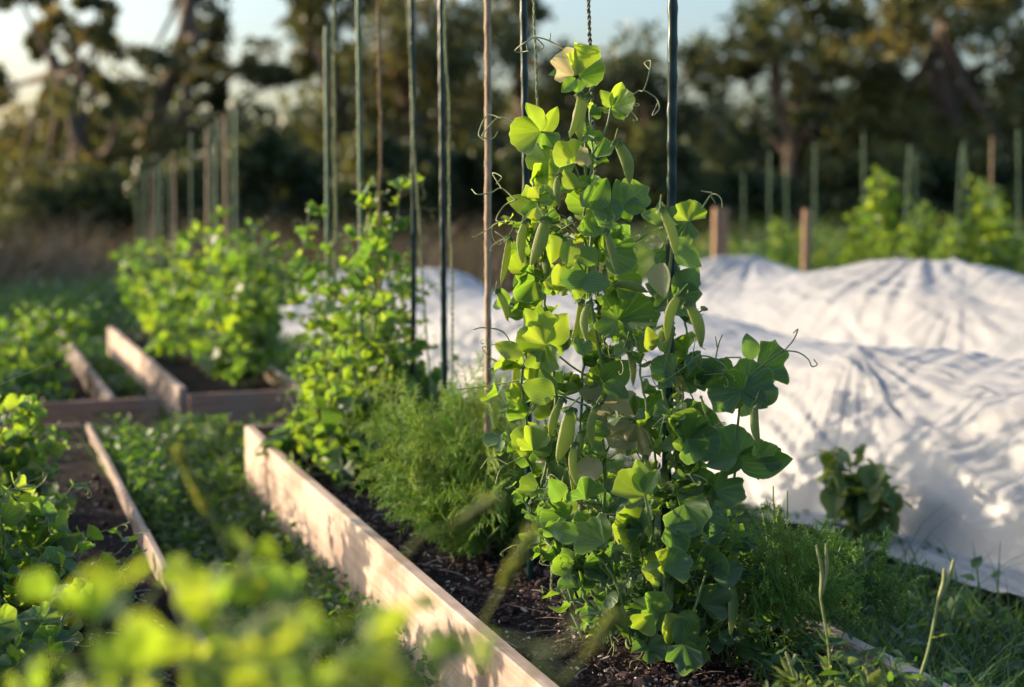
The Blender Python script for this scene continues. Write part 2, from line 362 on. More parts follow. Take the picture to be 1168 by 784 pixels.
def make_calyx_mesh():
    mb = MB()
    tube(mb, curve([(-0.10, 0, 0.22), (-0.05, 0.01, 0.13), (0, 0, 0.02)], 6), 0.014, 5, 0.5)
    for k in range(5):
        a = k * 2 * math.pi / 5
        put(mb, OVALS_LO[k], (0, 0, 0.02), (math.cos(a) * 0.7, math.sin(a) * 0.5, -0.75), (math.cos(a), math.sin(a), 0.5), 0.19, 0.35)
    return mb.build('calyx', STEM, link=False).data
POD_MESH = [make_pod_mesh(k) for k in range(5)]; CALYX_MESH = make_calyx_mesh()
def hang_pod(root, p0, p1, k, yaw=0.0, calyx=True, fat=1.0):
    p0 = np.asarray(p0, float); p1 = np.asarray(p1, float); L = np.linalg.norm(p1 - p0)
    Z = unit(p0 - p1); f = vec(math.sin(yaw), -math.cos(yaw), 0); Y = unit(f - Z * np.dot(f, Z)); X = np.cross(Y, Z)
    M = np.eye(4); M[:3, 0] = X * L * fat; M[:3, 1] = Y * L * fat; M[:3, 2] = Z * L; M[:3, 3] = p0 - np.array(root.location)
    o = bpy.data.objects.new('pod', POD_MESH[k % 5]); COL.objects.link(o); o.parent = root; o.matrix_local = Matrix(M.tolist())
    if calyx:
        c = bpy.data.objects.new('calyx', CALYX_MESH); COL.objects.link(c); c.parent = o
    return o
def tendril_curve(r, p, d, L, coil=True):
    d = unit(d); n = 30; P = [np.asarray(p, float)]; side = unit(np.cross(d, r.normal(size=3))); cur = d.copy()
    rate = r.uniform(-0.04, 0.04); sg = 1 if r.random() < .5 else -1
    for k in range(n):
        f = k / n
        ang = rate + (sg * (0.10 + 0.55 * max(0, f - 0.45) * 2) if coil else 0) * (0.3 + f)
        cur = unit(cur * math.cos(ang) + np.cross(side, cur) * math.sin(ang) + side * 0.04 * f + vec(0, 0, -0.01))
        P.append(P[-1] + cur * (L / n) * (1.0 - 0.35 * f))
    return np.array(P)
def tendril(mb, r, p, d, L, rad=0.0008):
    P = tendril_curve(r, p, d, L * 0.6, False)
    tube(mb, P, np.linspace(rad * 1.3, rad, len(P)), 4, 0.62, False)
    for q in range(r.integers(2, 4)):
        i = int(len(P) * r.uniform(0.55, 0.98)); dd = unit(P[-1] - P[-4]) + r.normal(size=3) * 0.6
        Q = tendril_curve(r, P[min(i, len(P) - 1)], dd, L * r.uniform(0.5, 0.85))
        tube(mb, Q, np.linspace(rad, rad * 0.6, len(Q)), 4, 0.7, False)

# ------------------------------------------------------------------ pea plants
class Pea:
    def __init__(self, loc, label, group='pea plants', lo=False, seed=1):
        self.root = empty('pea_plant', loc, label, 'pea plant', group)
        self.stem = MB(); self.leaf = MB(); self.tend = []; self.lo = lo; self.r = np.random.default_rng(seed)
        self.pods = 0
    def fans(self): return (FANS_LO if self.lo else FANS)
    def ovals(self): return (OVALS_LO if self.lo else OVALS)
    def rfan(self): f = self.fans(); return f[self.r.integers(len(f))]
    def roval(self): f = self.ovals(); return f[self.r.integers(len(f))]
    def vine(self, pts, step=0.055, ls=0.048, tint=(0.15, 0.7), pods=0.12, tend=0.5, skip=0.0, ang0=None):
        r = self.r; P = curve(pts, max(12, int(len(pts) * 10)))
        P = P + np.cumsum(r.normal(size=P.shape) * 0.0022, axis=0) * np.array([1, 1, 0.3])
        seg = np.linalg.norm(np.diff(P, axis=0), axis=1); L = np.concatenate([[0], np.cumsum(seg)])
        tube(self.stem, P, np.linspace(0.0026, 0.0016, len(P)), 4 if self.lo else 6, 0.45)
        ang = r.uniform(0, 6.3); s = skip * L[-1] + step * 0.5
        while s < L[-1]:
            i = min(np.searchsorted(L, s), len(P) - 1); p = P[i]; T = unit(P[i] - P[max(i - 1, 0)])
            f = s / L[-1]; sz = ls * r.uniform(0.5, 1.1) * (1.0 if f < 0.85 else 0.75)
            ang += math.pi * r.uniform(0.75, 1.25)
            o = vec(math.cos(ang), math.sin(ang), 0); perp = vec(-o[1], o[0], 0)
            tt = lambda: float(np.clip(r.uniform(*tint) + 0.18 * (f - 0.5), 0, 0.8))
            for sg in (-1, 1):
                yd = perp * sg * 0.8 + o * 0.45 + vec(0, 0, r.uniform(-0.1, 0.7)) + r.normal(size=3) * 0.2
                nr_ = o * r.uniform(0.2, 1) + vec(0, 0, 0.7) + r.normal(size=3) * 0.35
                put(self.leaf, self.rfan(), p, yd, nr_, sz, tt())
            pl = r.uniform(0.035, 0.07) * ls / 0.048; q = p + (o * 0.85 + vec(0, 0, r.uniform(0.1, 0.7))) * pl
            tube(self.stem, curve([p, p + o * pl * .5 + vec(0, 0, .01), q], 5), 0.0011, 4, 0.5, False)
            for sg in (-1, 1):
                for (bp, k) in ((p + (q - p) * 0.55, 0.8), (q, 0.9)):
                    if r.random() < (0.35 if k < .85 else 0.1): continue
                    yd = perp * sg + o * r.uniform(0.2, 0.7) + vec(0, 0, r.uniform(-0.5, 0.5))
                    put(self.leaf, self.roval() if r.random() < .6 else self.rfan(), bp, yd, vec(0, 0, 0.8) + o * 0.5 + r.normal(size=3) * 0.45, sz * k * 0.9, tt())
            if r.random() < tend and not self.lo:
                mb = MB(); tendril(mb, r, q, o + vec(0, 0, 0.4) + r.normal(size=3) * .3, r.uniform(0.05, 0.10)); self.tend.append(mb)
            elif r.random() < tend:
                tendril(self.stem, r, q, o + vec(0, 0, 0.4), r.uniform(0.05, 0.09), 0.0009)
            if r.random() < pods and f > 0.3:
                a2 = ang + r.uniform(1, 2); oo = vec(math.cos(a2), math.sin(a2), 0); p0 = p + oo * 0.025 + vec(0, 0, -0.01)
                hang_pod(self.root, p0, p0 + vec(oo[0] * .012, oo[1] * .012, -r.uniform(0.05, 0.075)), int(r.integers(5)), r.uniform(-0.9, 0.9), not self.lo)
            s += step * r.uniform(0.8, 1.2)
    def done(self):
        o = self.stem.build('stem', STEM, self.root); o = self.leaf.build('foliage', PEA, self.root)
        for mb in self.tend: mb.build('tendril', STEM, self.root)
        return self.root

# ------------------------------------------------------------------ the ground and beds
mb = MB(); n = 160
gx = np.sign(np.linspace(-1, 1, n)) * np.abs(np.linspace(-1, 1, n)) ** 3 * 220
gy = np.concatenate([np.linspace(-8, 16, 110), 16 + np.linspace(0.02, 1, 50) ** 2 * 380])
X, Y = np.meshgrid(gx, gy, indexing='ij')
Z = -0.16 + fbm(X * 0.9, Y * 0.9) * 0.05 * np.clip(np.hypot(X, Y) / 6, 0.3, 1.5)
mb.add(np.stack([X, Y, Z], -1).reshape(-1, 3), grid_faces(len(gx), len(gy)))
tag(mb.build('ground', GROUND), kind='structure')

def soil_sheet(s0, s1, t0, t1, z=0.0, name='bed_soil'):
    mb = MB(); a = max(8, int((s1 - s0) / 0.025)); b = max(6, int((t1 - t0) / 0.025))
    S, T = np.meshgrid(np.linspace(s0, s1, a), np.linspace(t0, t1, b), indexing='ij')
    V = S[..., None] * BD + T[..., None] * BN
    V[..., 2] = z - 0.012 + fbm(S * 7, T * 7) * 0.05 + fbm(S * 30, T * 30, 2) * 0.012
    mb.add(V.reshape(-1, 3), grid_faces(a, b)); return tag(mb.build(name, SOIL), kind='structure')
soil_sheet(0.6, 3.86, 0.70, 1.18); soil_sheet(4.67, 7.0, 0.655, 1.03)
soil_sheet(0.6, 4.3, -0.5, 0.31, -0.025); soil_sheet(4.67, 7.0, -0.4, 0.42, -0.05)

def mulch(s0, s1, t0, t1, z, n, seed):
    r = np.random.default_rng(seed); mb = MB()
    for k in range(n):
        s = s0 + (s1 - s0) * r.random() ** 1.3; t = r.uniform(t0, t1)
        p = bed(s, t, z - 0.006 + float(fbm(s * 7, t * 7)) * 0.05 + r.uniform(0, .004))
        a = r.uniform(0, 6.3); L = r.uniform(0.001, 0.0045) if r.random() < .95 else r.uniform(.005, .012); W = L * r.uniform(0.25, 0.7)
        ax = unit(vec(math.cos(a), math.sin(a), r.uniform(-.5, .5))); ay = unit(np.cross(vec(0, 0, 1), ax) + vec(0, 0, r.uniform(-.5, .5))); az = np.cross(ax, ay)
        box(mb, p, ax * L, ay * W, az * 0.0009, float(np.clip(r.beta(1.3, 2.6), 0, 1)) if r.random() > .05 else 1.0)
    for k in range(n // 110):
        s = r.uniform(s0, s1); t = r.uniform(t0, t1); p = bed(s, t, z + .004 + float(fbm(s * 7, t * 7)) * 0.05); a = r.uniform(0, 6.3); d_ = vec(math.cos(a), math.sin(a), r.uniform(-.1, .25)) * r.uniform(.012, .04)
        tube(mb, curve([p - d_, p + vec(0, 0, .002) + r.normal(size=3) * .0008, p + d_], 5), .0007, 4, r.uniform(.75, 1))
    for k in range(n // 60):
        s = r.uniform(s0, s1); t = r.uniform(t0, t1); R_ = r.uniform(.005, .013); p = bed(s, t, z - .008 + float(fbm(s * 7, t * 7)) * 0.05); u_ = r.normal(size=3); u_ /= np.linalg.norm(u_)
        tube(mb, [p - u_ * R_, p - u_ * R_ * .5 + r.normal(size=3) * .001, p + u_ * R_ * .4, p + u_ * R_], R_ * np.array([.3, .9, .85, .25]), 6, r.uniform(0, .35))
    return tag(mb.build('mulch', CHIP, smooth=False), 'dark bark mulch and pale flecks scattered over the bed soil' if seed == 1 else None, None, kind='stuff')
mulch(1.3, 3.8, 0.72, 1.16, 0, 15000, 1)
mulch(1.6, 3.6, -0.2, 0.29, -0.025, 5000, 2)

# boards: each raised bed is one thing of board parts
def board(root, s0, t0, s1, t1, ztop, zbot, th, mat, label=None, name='board'):
    a = bed(s0, t0); b = bed(s1, t1); d = b - a; L = np.linalg.norm(d); d /= L; nn = vec(d[1], -d[0], 0)
    c = (a + b) / 2 + vec(0, 0, (ztop + zbot) / 2)
    mb = MB(); box(mb, c, d * L / 2, nn * th / 2, vec(0, 0, (ztop - zbot) / 2), 0.5, 0.003)
    o = mb.build(name, mat, root, smooth=False)
    if label: o['label'] = label
    return o
BG = 'raised garden beds'
rb = empty('raised_bed', bed(2.5, 0.94, -0.13), 'pale timber raised bed in front, holding the tall pea row and dark mulch', 'garden bed', BG)
board(rb, 3.845, 0.712, 3.53, 0.705, 0.035, -0.21, 0.024, WOOD)
board(rb, 3.50, 0.705, 1.0, 0.692, 0.032, -0.21, 0.026, WOOD)
board(rb, 3.845, 1.185, 1.0, 1.19, 0.025, -0.21, 0.026, WOOD)
board(rb, 3.86, 0.725, 3.86, 1.20, 0.030, -0.21, 0.024, WOOD_RED, 'red brown end board')
mb = MB(); box(mb, bed(3.51, 0.752, -0.06), BD * 0.02, BN * 0.012, vec(0, 0, 0.085), 0.5, 0.002); mb.build('corner_post', WOOD_RED, rb, False)
for (s_, z_) in ((3.56, -.02), (3.56, -.10), (3.47, -.02), (3.47, -.10), (3.82, -.02), (3.82, -.10)):
    mb = MB(); c_ = bed(s_, 0.692 if s_ > 3.5 else .6905, z_); tube(mb, [c_ + BN * .004, c_ - BN * .0015], .0045, 8); mb.build('screw', STAKE, rb)
rb2 = empty('raised_bed', bed(5.7, 0.84, -0.13), 'raised bed behind, pale side board and red brown end, full of far pea row', 'garden bed', BG)
board(rb2, 4.66, 0.650, 5.62, 0.642, 0.035, -0.21, 0.026, WOOD_OLD)
board(rb2, 5.64, 0.642, 6.85, 0.63, 0.035, -0.21, 0.026, WOOD)
board(rb2, 4.64, 0.665, 4.64, 1.10, 0.015, -0.21, 0.026, WOOD_RED, 'red brown end board in shade')
board(rb2, 4.66, 1.035, 6.85, 1.02, 0.03, -0.21, 0.026, WOOD)
rb3 = empty('raised_bed', bed(2.6, 0.0, -0.13), 'low raised bed at left with thin weathered edging board and pea bushes', 'garden bed', BG)
board(rb3, 4.3, 0.325, 2.9, 0.322, -0.005, -0.16, 0.014, WOOD_OLD)
board(rb3, 2.89, 0.322, 0.8, 0.315, -0.002, -0.16, 0.015, WOOD_OLD)
board(rb3, 4.32, -0.5, 4.32, 0.30, -0.01, -0.21, 0.022, WOOD_RED)
rb4 = empty('raised_bed', bed(5.7, 0.0, -0.13), 'shaded raised bed at far left with red brown front board and thin edging', 'garden bed', BG)
board(rb4, 4.64, -0.5, 4.64, 0.57, 0.012, -0.21, 0.026, WOOD_RED)
board(rb4, 4.66, 0.425, 6.9, 0.41, 0.02, -0.21, 0.022, WOOD_OLD)
board(rb4, 6.92, -0.5, 6.92, 0.40, 0.02, -0.21, 0.022, WOOD_RED)

# ------------------------------------------------------------------ white row covers
def row_cover(label, s0, s1, edge, W, H, peaks, zb, back, seed, ns=520, nt_=230, hem=None, roll=0.09, hoops=(), apron=0.0, sh=0.6):
    r = np.random.default_rng(seed)
    S, U = np.meshgrid(np.linspace(s0, s1, ns), np.linspace(0, 1, nt_), indexing='ij')
    E = np.interp(S, [e[0] for e in edge], [e[1] for e in edge])
    T = E + U * back + fbm(S * 2.2, S * 0 + seed) * 0.10 * (1 - U)
    u = (T - E) / W
    flat = apron * np.clip((3.25 - S) / .3, 0, 1); u = np.clip(u - flat, 0, None) / (1 - flat) + 1e-4 * U
    Hs = np.interp(S, [h[0] for h in H], [h[1] for h in H])
    prof = np.where(u < 1, np.where(u < sh, 0.86 * np.sin(np.clip(u / sh, 0, 1) * np.pi / 2) ** 0.9, 0.86 + 0.14 * np.sin(np.clip((u - sh) / (1 - sh), 0, 1) * np.pi / 2)), 1 - 0.95 * (1 - np.cos(np.clip((u - 1) / ((back / W) - 1), 0, 1) * np.pi)) / 2)
    Z = zb + (Hs - zb) * prof
    env = np.clip(prof, 0, 1)
    for (ps, pt, ph, rad, nw) in peaks:
        down = 0.3 + 0.7 * np.clip(.5 - (T - pt) * 6, 0, 1)
        ds, dt = S - ps, T - pt; rr = np.hypot(ds * 0.85, dt) + 1e-6; th = np.arctan2(dt, ds)
        Z += ph * np.exp(-rr / rad) * np.clip(u * 2.5, 0, 1)
        wr = np.sin(nw * th + 3 * fbm(th * 2, rr * 1.5 + ps)) * 0.6 + np.sin(2.3 * nw * th + 4.1 * ps) * 0.4
        Z += down * wr * 0.064 * np.clip(rr, 0, 0.3) * np.exp(-rr / (rad * 2.6)) * np.clip(u * 4, 0, 1)
        Z += down * (0.10 - np.abs(fbm(th * 11 + ps, rr * 1.2, 3))) * 0.15 * np.clip(rr, 0, 0.25) * np.exp(-rr / (rad * 3.0)) * np.clip(u * 4, 0, 1)
    Z += fbm(S * 1.3 + seed, T * 1.5, 2) * roll * env
    for (hs, ha) in hoops:                  # supports under the sheet: a crest across it and slack on either side
        q = np.abs(S + 0.25 * (T - E) - hs) ; Z += ha * (np.exp(-q / 0.22) - 0.45 * np.exp(-(((q - 0.55) / 0.3) ** 2))) * env
    fold = lambda a, b, o=3: 0.12 - np.abs(fbm(a, b, o))
    mid = np.clip(u * 1.6 - .25, 0, 1)
    Z += fold(S * 10 - T * 3.5 + seed, T * 1.1 + S * .5) * 0.030 * mid * (0.2 + 1.4 * noise2(S * 1.7, T * 1.7))
    Z += fold(S * 24 - T * 7, T * 2.2 + S, 2) * 0.014 * mid
    Z += fold(S * 0.9 + T * .5, T * 15 - S * 2.2) * 0.085 * (1 - mid * .8) * np.clip(u * 8 + .2, 0, 1)
    Z += fold(S * 2.6, T * 42 - S * 5, 2) * 0.028 * (1 - mid)
    Z += (0.1 - np.abs(fbm(S * 17 + T * 21, T * 26 - S * 9, 3))) * 0.010
    if hem: Z += np.interp(S, [h[0] for h in hem], [h[1] for h in hem]) * np.clip(1 - u * 3, 0, 1)
    V = S[..., None] * BD + T[..., None] * BN; V[..., 2] = Z
    mb = MB(); mb.add(V.reshape(-1, 3), grid_faces(ns, nt_)[:, ::-1], 0.5, np.stack([S, T], -1).reshape(-1, 2))
    return tag(mb.build('row_cover', FABRIC), label, 'row cover', 'white fabric row covers')
row_cover('white fleece row cover in front, tented to a peak with its hem in the grass', 1.2, 8.35,
    [(1.2, 1.96), (2.26, 1.88), (2.95, 1.82), (3.3, 1.88), (5.5, 1.66), (7.6, 1.52), (8.35, 1.60)], 0.60,
    [(1.2, 0.28), (2.6, 0.27), (3.3, 0.22), (3.9, 0.22), (4.6, 0.27), (5.2, 0.28), (6.0, 0.20), (6.8, 0.25), (7.3, 0.10), (7.9, 0.20), (8.2, 0.06), (8.35, -0.08)],
    [(3.16, 2.20, 0.085, 0.14, 29), (2.2, 2.35, 0.03, 0.25, 23), (4.6, 2.1, 0.02, 0.25, 19), (6.9, 2.0, 0.04, 0.25, 13), (7.9, 1.9, 0.04, 0.25, 11)], -0.155, 1.25, 3,
    hem=[(1.2, 0.03), (2.0, 0.045), (2.8, 0.05), (3.1, 0.01), (3.4, 0.0), (8, 0)], ns=720, roll=0.06, hoops=[(6.7, .04), (5.5, .02), (2.2, .02)], apron=.2, sh=.55)
row_cover('white fleece row cover behind, long low mound with soft humps in the sun', 1.5, 7.1,
    [(1.5, 2.95), (7.1, 2.75)], 0.60,
    [(1.5, 0.38), (3.0, 0.39), (4.2, 0.36), (5.0, 0.36), (5.6, 0.31), (6.3, 0.27), (6.8, 0.12), (7.1, -0.06)],
    [(5.9, 3.5, 0.03, 0.3, 13), (3.0, 3.6, 0.02, 0.35, 14), (4.6, 3.5, 0.02, 0.3, 12), (4.0, 3.2, 0.02, 0.25, 15)], -0.16, 1.7, 5, ns=520, roll=0.10, hoops=[(6.1, .05), (4.5, .025), (3.2, .02), (2.3, .02)])

# ------------------------------------------------------------------ stakes and twines along the pea row
def row_pt(px):                           # where the pea row (t = 0.885) passes behind a pixel column
    a = (px - 584.0) / F_PX; D = 0.885 / (BN[0] * a + BN[1]); return vec(a * D, D, 0)
SG = 'garden stakes in the pea rows'
def stake(px_top, py_top, px_bot, D, rad, mat, label, lean=0.0, ztop=None, bumps=True, group=SG, name='garden_stake', Dtop=None):
    top = at(px_top, py_top, Dtop or D); base = at(px_bot, 400, D); base[2] = -0.16
    if ztop is not None:
        top = base + (top - base) * ((ztop - base[2]) / (top[2] - base[2]))
    mb = MB(); n = 120; P = base + (top - base) * np.linspace(0, 1, n)[:, None]
    R = np.full(n, rad)
    if bumps: R = R * (1 + 0.17 * (np.arange(n) % 4 == 0))
    R[-1] *= 0.5
    r = np.random.default_rng(int(px_top * 7 + py_top)); P = P + np.cumsum(r.normal(size=P.shape) * 0.00012, axis=0) + np.sin(np.linspace(0, 3, n))[:, None] * vec(r.normal() * .006, r.normal() * .006, 0)
    tube(mb, P, R, 10, 0.5)
    o = mb.build(name, mat); o.location = base
    o.data.transform(Matrix.Translation(-Vector(base)))
    return tag(o, label, 'garden stake', group)
def twine(px_top, px_bot, py_bot, D, rad, mat, label, strands=2, ztop=1.5, turns=60):
    top = at(px_top, 0, D); bot = at(px_bot, py_bot, D); dirv = (top - bot) / (top[2] - bot[2])
    base = bot + dirv * (-0.0 - bot[2]); top = base + dirv * ztop
    mb = MB(); n = 500; f = np.linspace(0, 1, n)[:, None]
    r = np.random.default_rng(int(px_top)); wob = np.cumsum(r.normal(size=(n, 3)) * 0.00025, axis=0); wob[:, 2] = 0
    C = base + (top - base) * f + wob
    for k in range(strands):
        a = f[:, 0] * turns * 2 * np.pi + k * 2 * np.pi / strands
        P = C + np.stack([np.cos(a), np.sin(a), 0 * a], -1) * rad * 0.55
        tube(mb, P, rad * 0.6 * (1 + 0.15 * r.normal(size=n)), 5, 0.5)
    o = mb.build('support_twine', mat); o.location = base; o.data.transform(Matrix.Translation(-Vector(base)))
    return tag(o, label, 'twine', 'twines for the peas')
stake(763, 0, 757, 2.02, 0.0068, STAKE, 'thick dark green stake at right of the tall podded pea plant', ztop=1.25)
stake(597, 0, 606, 2.45, 0.0062, STAKE, 'dark green stake just left of the tall podded pea plant', ztop=1.3)
stake(506, 0, 509, 3.05, 0.0068, STAKE, 'dark green stake standing in feathery dill', ztop=1.35)
stake(467, 0, 466, 3.30, 0.0062, STAKE, 'green stake at right edge of the second pea clump', ztop=1.4)
stake(408, 0, 410, 3.45, 0.0055, STAKE_OLD, 'thin faded green stake in middle of the second pea clump', ztop=1.4)
stake(372, 30, 374, 3.75, 0.0055, STAKE_OLD, 'faded green stake with its tip in view behind second pea clump')
stake(556, 0, 555, 2.62, 0.0062, CANE, 'knotted brown cane left of the tall podded pea plant', ztop=1.3)
twine(433, 434, 250, 3.35, 0.0040, JUTE, 'brown jute twine down into the second pea clump')
twine(379, 380, 250, 3.70, 0.0038, PALE_TWINE, 'pale twine beside the faded stake with a visible tip', strands=2)
twine(464, 480, 270, 3.25, 0.0026, PALE_TWINE, 'pale twine slanting away from the stake at edge of second pea clump')
twine(511, 514, 300, 3.02, 0.0026, PALE_TWINE, 'pale twine close beside the stake that stands in dill')
twine(608, 612, 130, 2.30, 0.0020, PALE_TWINE, 'thin pale green twine between left stake and tall podded pea plant')
twine(673, 683, 380, 2.16, 0.0030, DARK_TWINE, 'dark speckled twine up which the tall podded pea plant climbs', turns=90)
for k, (x, y, D, brown) in enumerate([(240, 142, 5.2, 0), (249, 136, 5.3, 0), (256, 130, 5.35, 1), (263, 128, 5.3, 0), (271, 125, 5.25, 0), (236, 146, 5.6, 1), (218, 152, 6.1, 0),
        (155, 216, 7.9, 0), (166, 196, 7.4, 0), (172, 193, 7.3, 1), (179, 189, 7.2, 0), (185, 184, 7.0, 0), (192, 178, 6.8, 0), (197, 172, 6.7, 1)]):
    stake(x, y, x + (k * 7 % 5 - 2) * 3, D, 0.0036 + .0007 * (k % 3), CANE if brown else STAKE_OLD,
          'blurred slim stake in the cluster over the far bed of peas' if k < 7 else 'blurred slim stake in the farthest cluster, before the left trees', bumps=False,
          group='stakes over far pea bed' if k < 7 else 'stakes farthest left')
FS = [(848, 198, 848, 11), (878, 172, 876, 10), (897, 188, 895, 10.5), (930, 165, 928, 10), (985, 153, 984, 9.5), (1038, 165, 1024, 9.2), (1044, 176, 1046, 9.8), (1097, 168, 1086, 9.4), (1099, 160, 1110, 10), (1131, 156, 1126, 9.6), (1161, 148, 1158, 9.2)]
for k, (x, y, xb, D) in enumerate(FS):
    stake(x, y, xb, D, 0.0062, CANE if k == 9 else STAKE_OLD, 'brown cane among the far peas beyond the covers' if k == 9 else 'blurred green stake in the pea rows beyond the white covers', bumps=False, group='far right stakes')
for k, (x, y0, D, w) in enumerate([(822, 237, 8.5, 0.042), (921, 239, 8.6, 0.024)]):
    p = at(x, y0, D); mb = MB(); h = p[2] + 0.15
    box(mb, (p[0], p[1], p[2] - h / 2), vec(0, 0, h / 2), vec(w, 0, 0), vec(0, w, 0), 0.5, 0.006)
    tag(mb.build('wooden_post', POST, smooth=False), ['thick brown wooden post beyond the covers, left of the thin post', 'thin pale sunlit wooden post just beyond the covers'][k], 'post', 'wooden posts')

# ------------------------------------------------------------------ the tall pea plants
NEAR = 'pea plants climbing in the front bed'
A = Pea(bed(1.96, 0.885), 'tallest pea plant, full of pods, climbing dark twine in mid frame', NEAR, seed=3)
B = Pea(bed(1.80, 0.94), 'pea plant twining up the thick right stake, one branch over white cover', NEAR, seed=4)
Cc = Pea(bed(1.72, 0.86), 'low bushy pea plant sprawling on mulch at foot of the tallest plant', NEAR, seed=5)
HR = np.random.default_rng(99)
def hero(pl, L, D):
    for it in L:
        bx, by, ang, ln, tint = it[:5]; d = D + (it[5] if len(it) > 5 else HR.uniform(-0.07, 0.05))
        kind = it[6] if len(it) > 6 else 'f'
        p = at(bx, by, d); a = math.radians(ang)
        yd = vec(math.cos(a), HR.uniform(-0.35, 0.35), math.sin(a))
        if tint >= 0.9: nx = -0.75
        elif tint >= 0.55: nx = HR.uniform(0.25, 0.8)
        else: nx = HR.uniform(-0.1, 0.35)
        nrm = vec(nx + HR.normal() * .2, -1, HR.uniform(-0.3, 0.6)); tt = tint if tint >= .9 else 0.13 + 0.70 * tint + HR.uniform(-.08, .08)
        put(pl.leaf, FANS[HR.integers(len(FANS))] if kind == 'f' and HR.random() < .66 else OVALS[HR.integers(len(OVALS))], p, yd, nrm, ln * d / F_PX * HR.uniform(.90, 1.08), tt)
        if HR.random() < .8:                # a smaller leaflet of the same node, a little behind
            a += HR.uniform(.6, 1.3) * (1 if HR.random() < .5 else -1); yd = vec(math.cos(a), HR.uniform(0, .5), math.sin(a))
            put(pl.leaf, OVALS[HR.integers(len(OVALS))], p + vec(0, .012, 0), yd, nrm + HR.normal(size=3) * .5, ln * d / F_PX * HR.uniform(.6, .85), float(np.clip(HR.uniform(.15, .6), 0, .8)))
def hero_pods(pl, L, D):
    for k, it in enumerate(L):
        x0, y0, x1, y1 = it[:4]; d = D + HR.uniform(-0.13, -0.06)
        hang_pod(pl.root, at(x0, y0, d), at(x1, y1, d + HR.uniform(-.01, .01)), k, HR.uniform(-0.3, 0.5), True, (it[4] if len(it) > 4 else 1.0) * HR.uniform(.8, 1.1))
def hero_tendril(pl, pts, D, extra=()):
    mb = MB()
    for L in (pts, *extra):
        P = curve([at(x, y, D + 0.012 * math.sin(i * 1.7)) for i, (x, y) in enumerate(L)], 10 * len(L)); tube(mb, P, np.linspace(0.0012, 0.0008, len(P)), 5, 0.85, False)
    pl.tend.append(mb)
def hero_stem(pl, pts, D, rad=0.002, tint=0.5):
    P = curve([at(x, y, D) for x, y in pts], 8 * len(pts)); tube(pl.stem, P, np.linspace(rad, rad * .8, len(P)), 6, tint)
DA = 2.08
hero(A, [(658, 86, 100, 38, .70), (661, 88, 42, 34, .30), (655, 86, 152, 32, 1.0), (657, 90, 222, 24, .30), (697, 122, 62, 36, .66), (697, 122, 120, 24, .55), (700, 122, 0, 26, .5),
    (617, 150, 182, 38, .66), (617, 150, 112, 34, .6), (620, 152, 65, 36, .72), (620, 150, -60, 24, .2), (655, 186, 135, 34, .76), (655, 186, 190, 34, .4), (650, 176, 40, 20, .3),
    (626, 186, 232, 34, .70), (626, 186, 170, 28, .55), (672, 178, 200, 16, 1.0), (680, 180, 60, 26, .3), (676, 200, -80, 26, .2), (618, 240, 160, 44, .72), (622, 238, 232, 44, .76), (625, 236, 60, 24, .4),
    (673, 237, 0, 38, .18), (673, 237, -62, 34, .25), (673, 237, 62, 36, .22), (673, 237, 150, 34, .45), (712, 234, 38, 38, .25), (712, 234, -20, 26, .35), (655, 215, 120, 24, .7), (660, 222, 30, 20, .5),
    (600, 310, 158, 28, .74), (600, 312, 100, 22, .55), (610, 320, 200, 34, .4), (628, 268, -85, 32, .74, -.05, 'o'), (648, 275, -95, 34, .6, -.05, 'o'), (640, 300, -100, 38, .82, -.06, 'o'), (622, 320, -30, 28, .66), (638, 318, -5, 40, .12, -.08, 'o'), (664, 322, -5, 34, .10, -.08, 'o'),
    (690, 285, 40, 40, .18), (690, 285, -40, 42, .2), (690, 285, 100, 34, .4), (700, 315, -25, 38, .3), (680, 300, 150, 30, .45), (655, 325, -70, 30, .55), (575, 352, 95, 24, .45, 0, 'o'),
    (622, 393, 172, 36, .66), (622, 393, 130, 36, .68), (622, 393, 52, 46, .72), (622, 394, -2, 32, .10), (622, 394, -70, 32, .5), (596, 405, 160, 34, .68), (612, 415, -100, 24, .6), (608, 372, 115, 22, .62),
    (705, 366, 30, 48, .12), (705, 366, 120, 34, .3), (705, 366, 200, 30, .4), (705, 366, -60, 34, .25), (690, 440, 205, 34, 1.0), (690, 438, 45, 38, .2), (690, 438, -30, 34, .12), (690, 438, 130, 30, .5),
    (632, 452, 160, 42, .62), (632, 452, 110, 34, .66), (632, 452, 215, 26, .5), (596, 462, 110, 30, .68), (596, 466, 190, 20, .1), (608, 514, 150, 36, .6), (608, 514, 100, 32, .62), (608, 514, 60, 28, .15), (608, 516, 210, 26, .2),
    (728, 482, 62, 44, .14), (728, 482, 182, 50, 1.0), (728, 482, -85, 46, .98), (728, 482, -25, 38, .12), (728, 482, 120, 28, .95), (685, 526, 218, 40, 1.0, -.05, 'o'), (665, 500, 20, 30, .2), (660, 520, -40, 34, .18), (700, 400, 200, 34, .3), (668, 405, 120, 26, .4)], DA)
hero_pods(A, [(662, 106, 650, 156, 1.3), (670, 108, 662, 160, 1.3), (702, 160, 718, 210, 1.2), (637, 198, 638, 236, 1.0), (622, 248, 606, 302, 1.25), (662, 342, 653, 388, 1.2), (672, 344, 669, 388, 1.2), (566, 330, 579, 366, 1.0), (642, 455, 628, 502, 1.2), (650, 465, 636, 526, 1.3), (664, 492, 650, 532, 1.2),
    (680, 462, 676, 510), (700, 325, 738, 333, 1.3), (600, 250, 596, 300), (690, 262, 703, 312), (715, 390, 722, 440), (655, 505, 660, 556), (735, 520, 742, 566)], DA)
hero_tendril(A, [(645, 58), (627, 47), (611, 43), (600, 48), (588, 57), (592, 60), (603, 58)], DA, [[(611, 43), (620, 54), (604, 60), (600, 50)], [(627, 47), (628, 38)]])
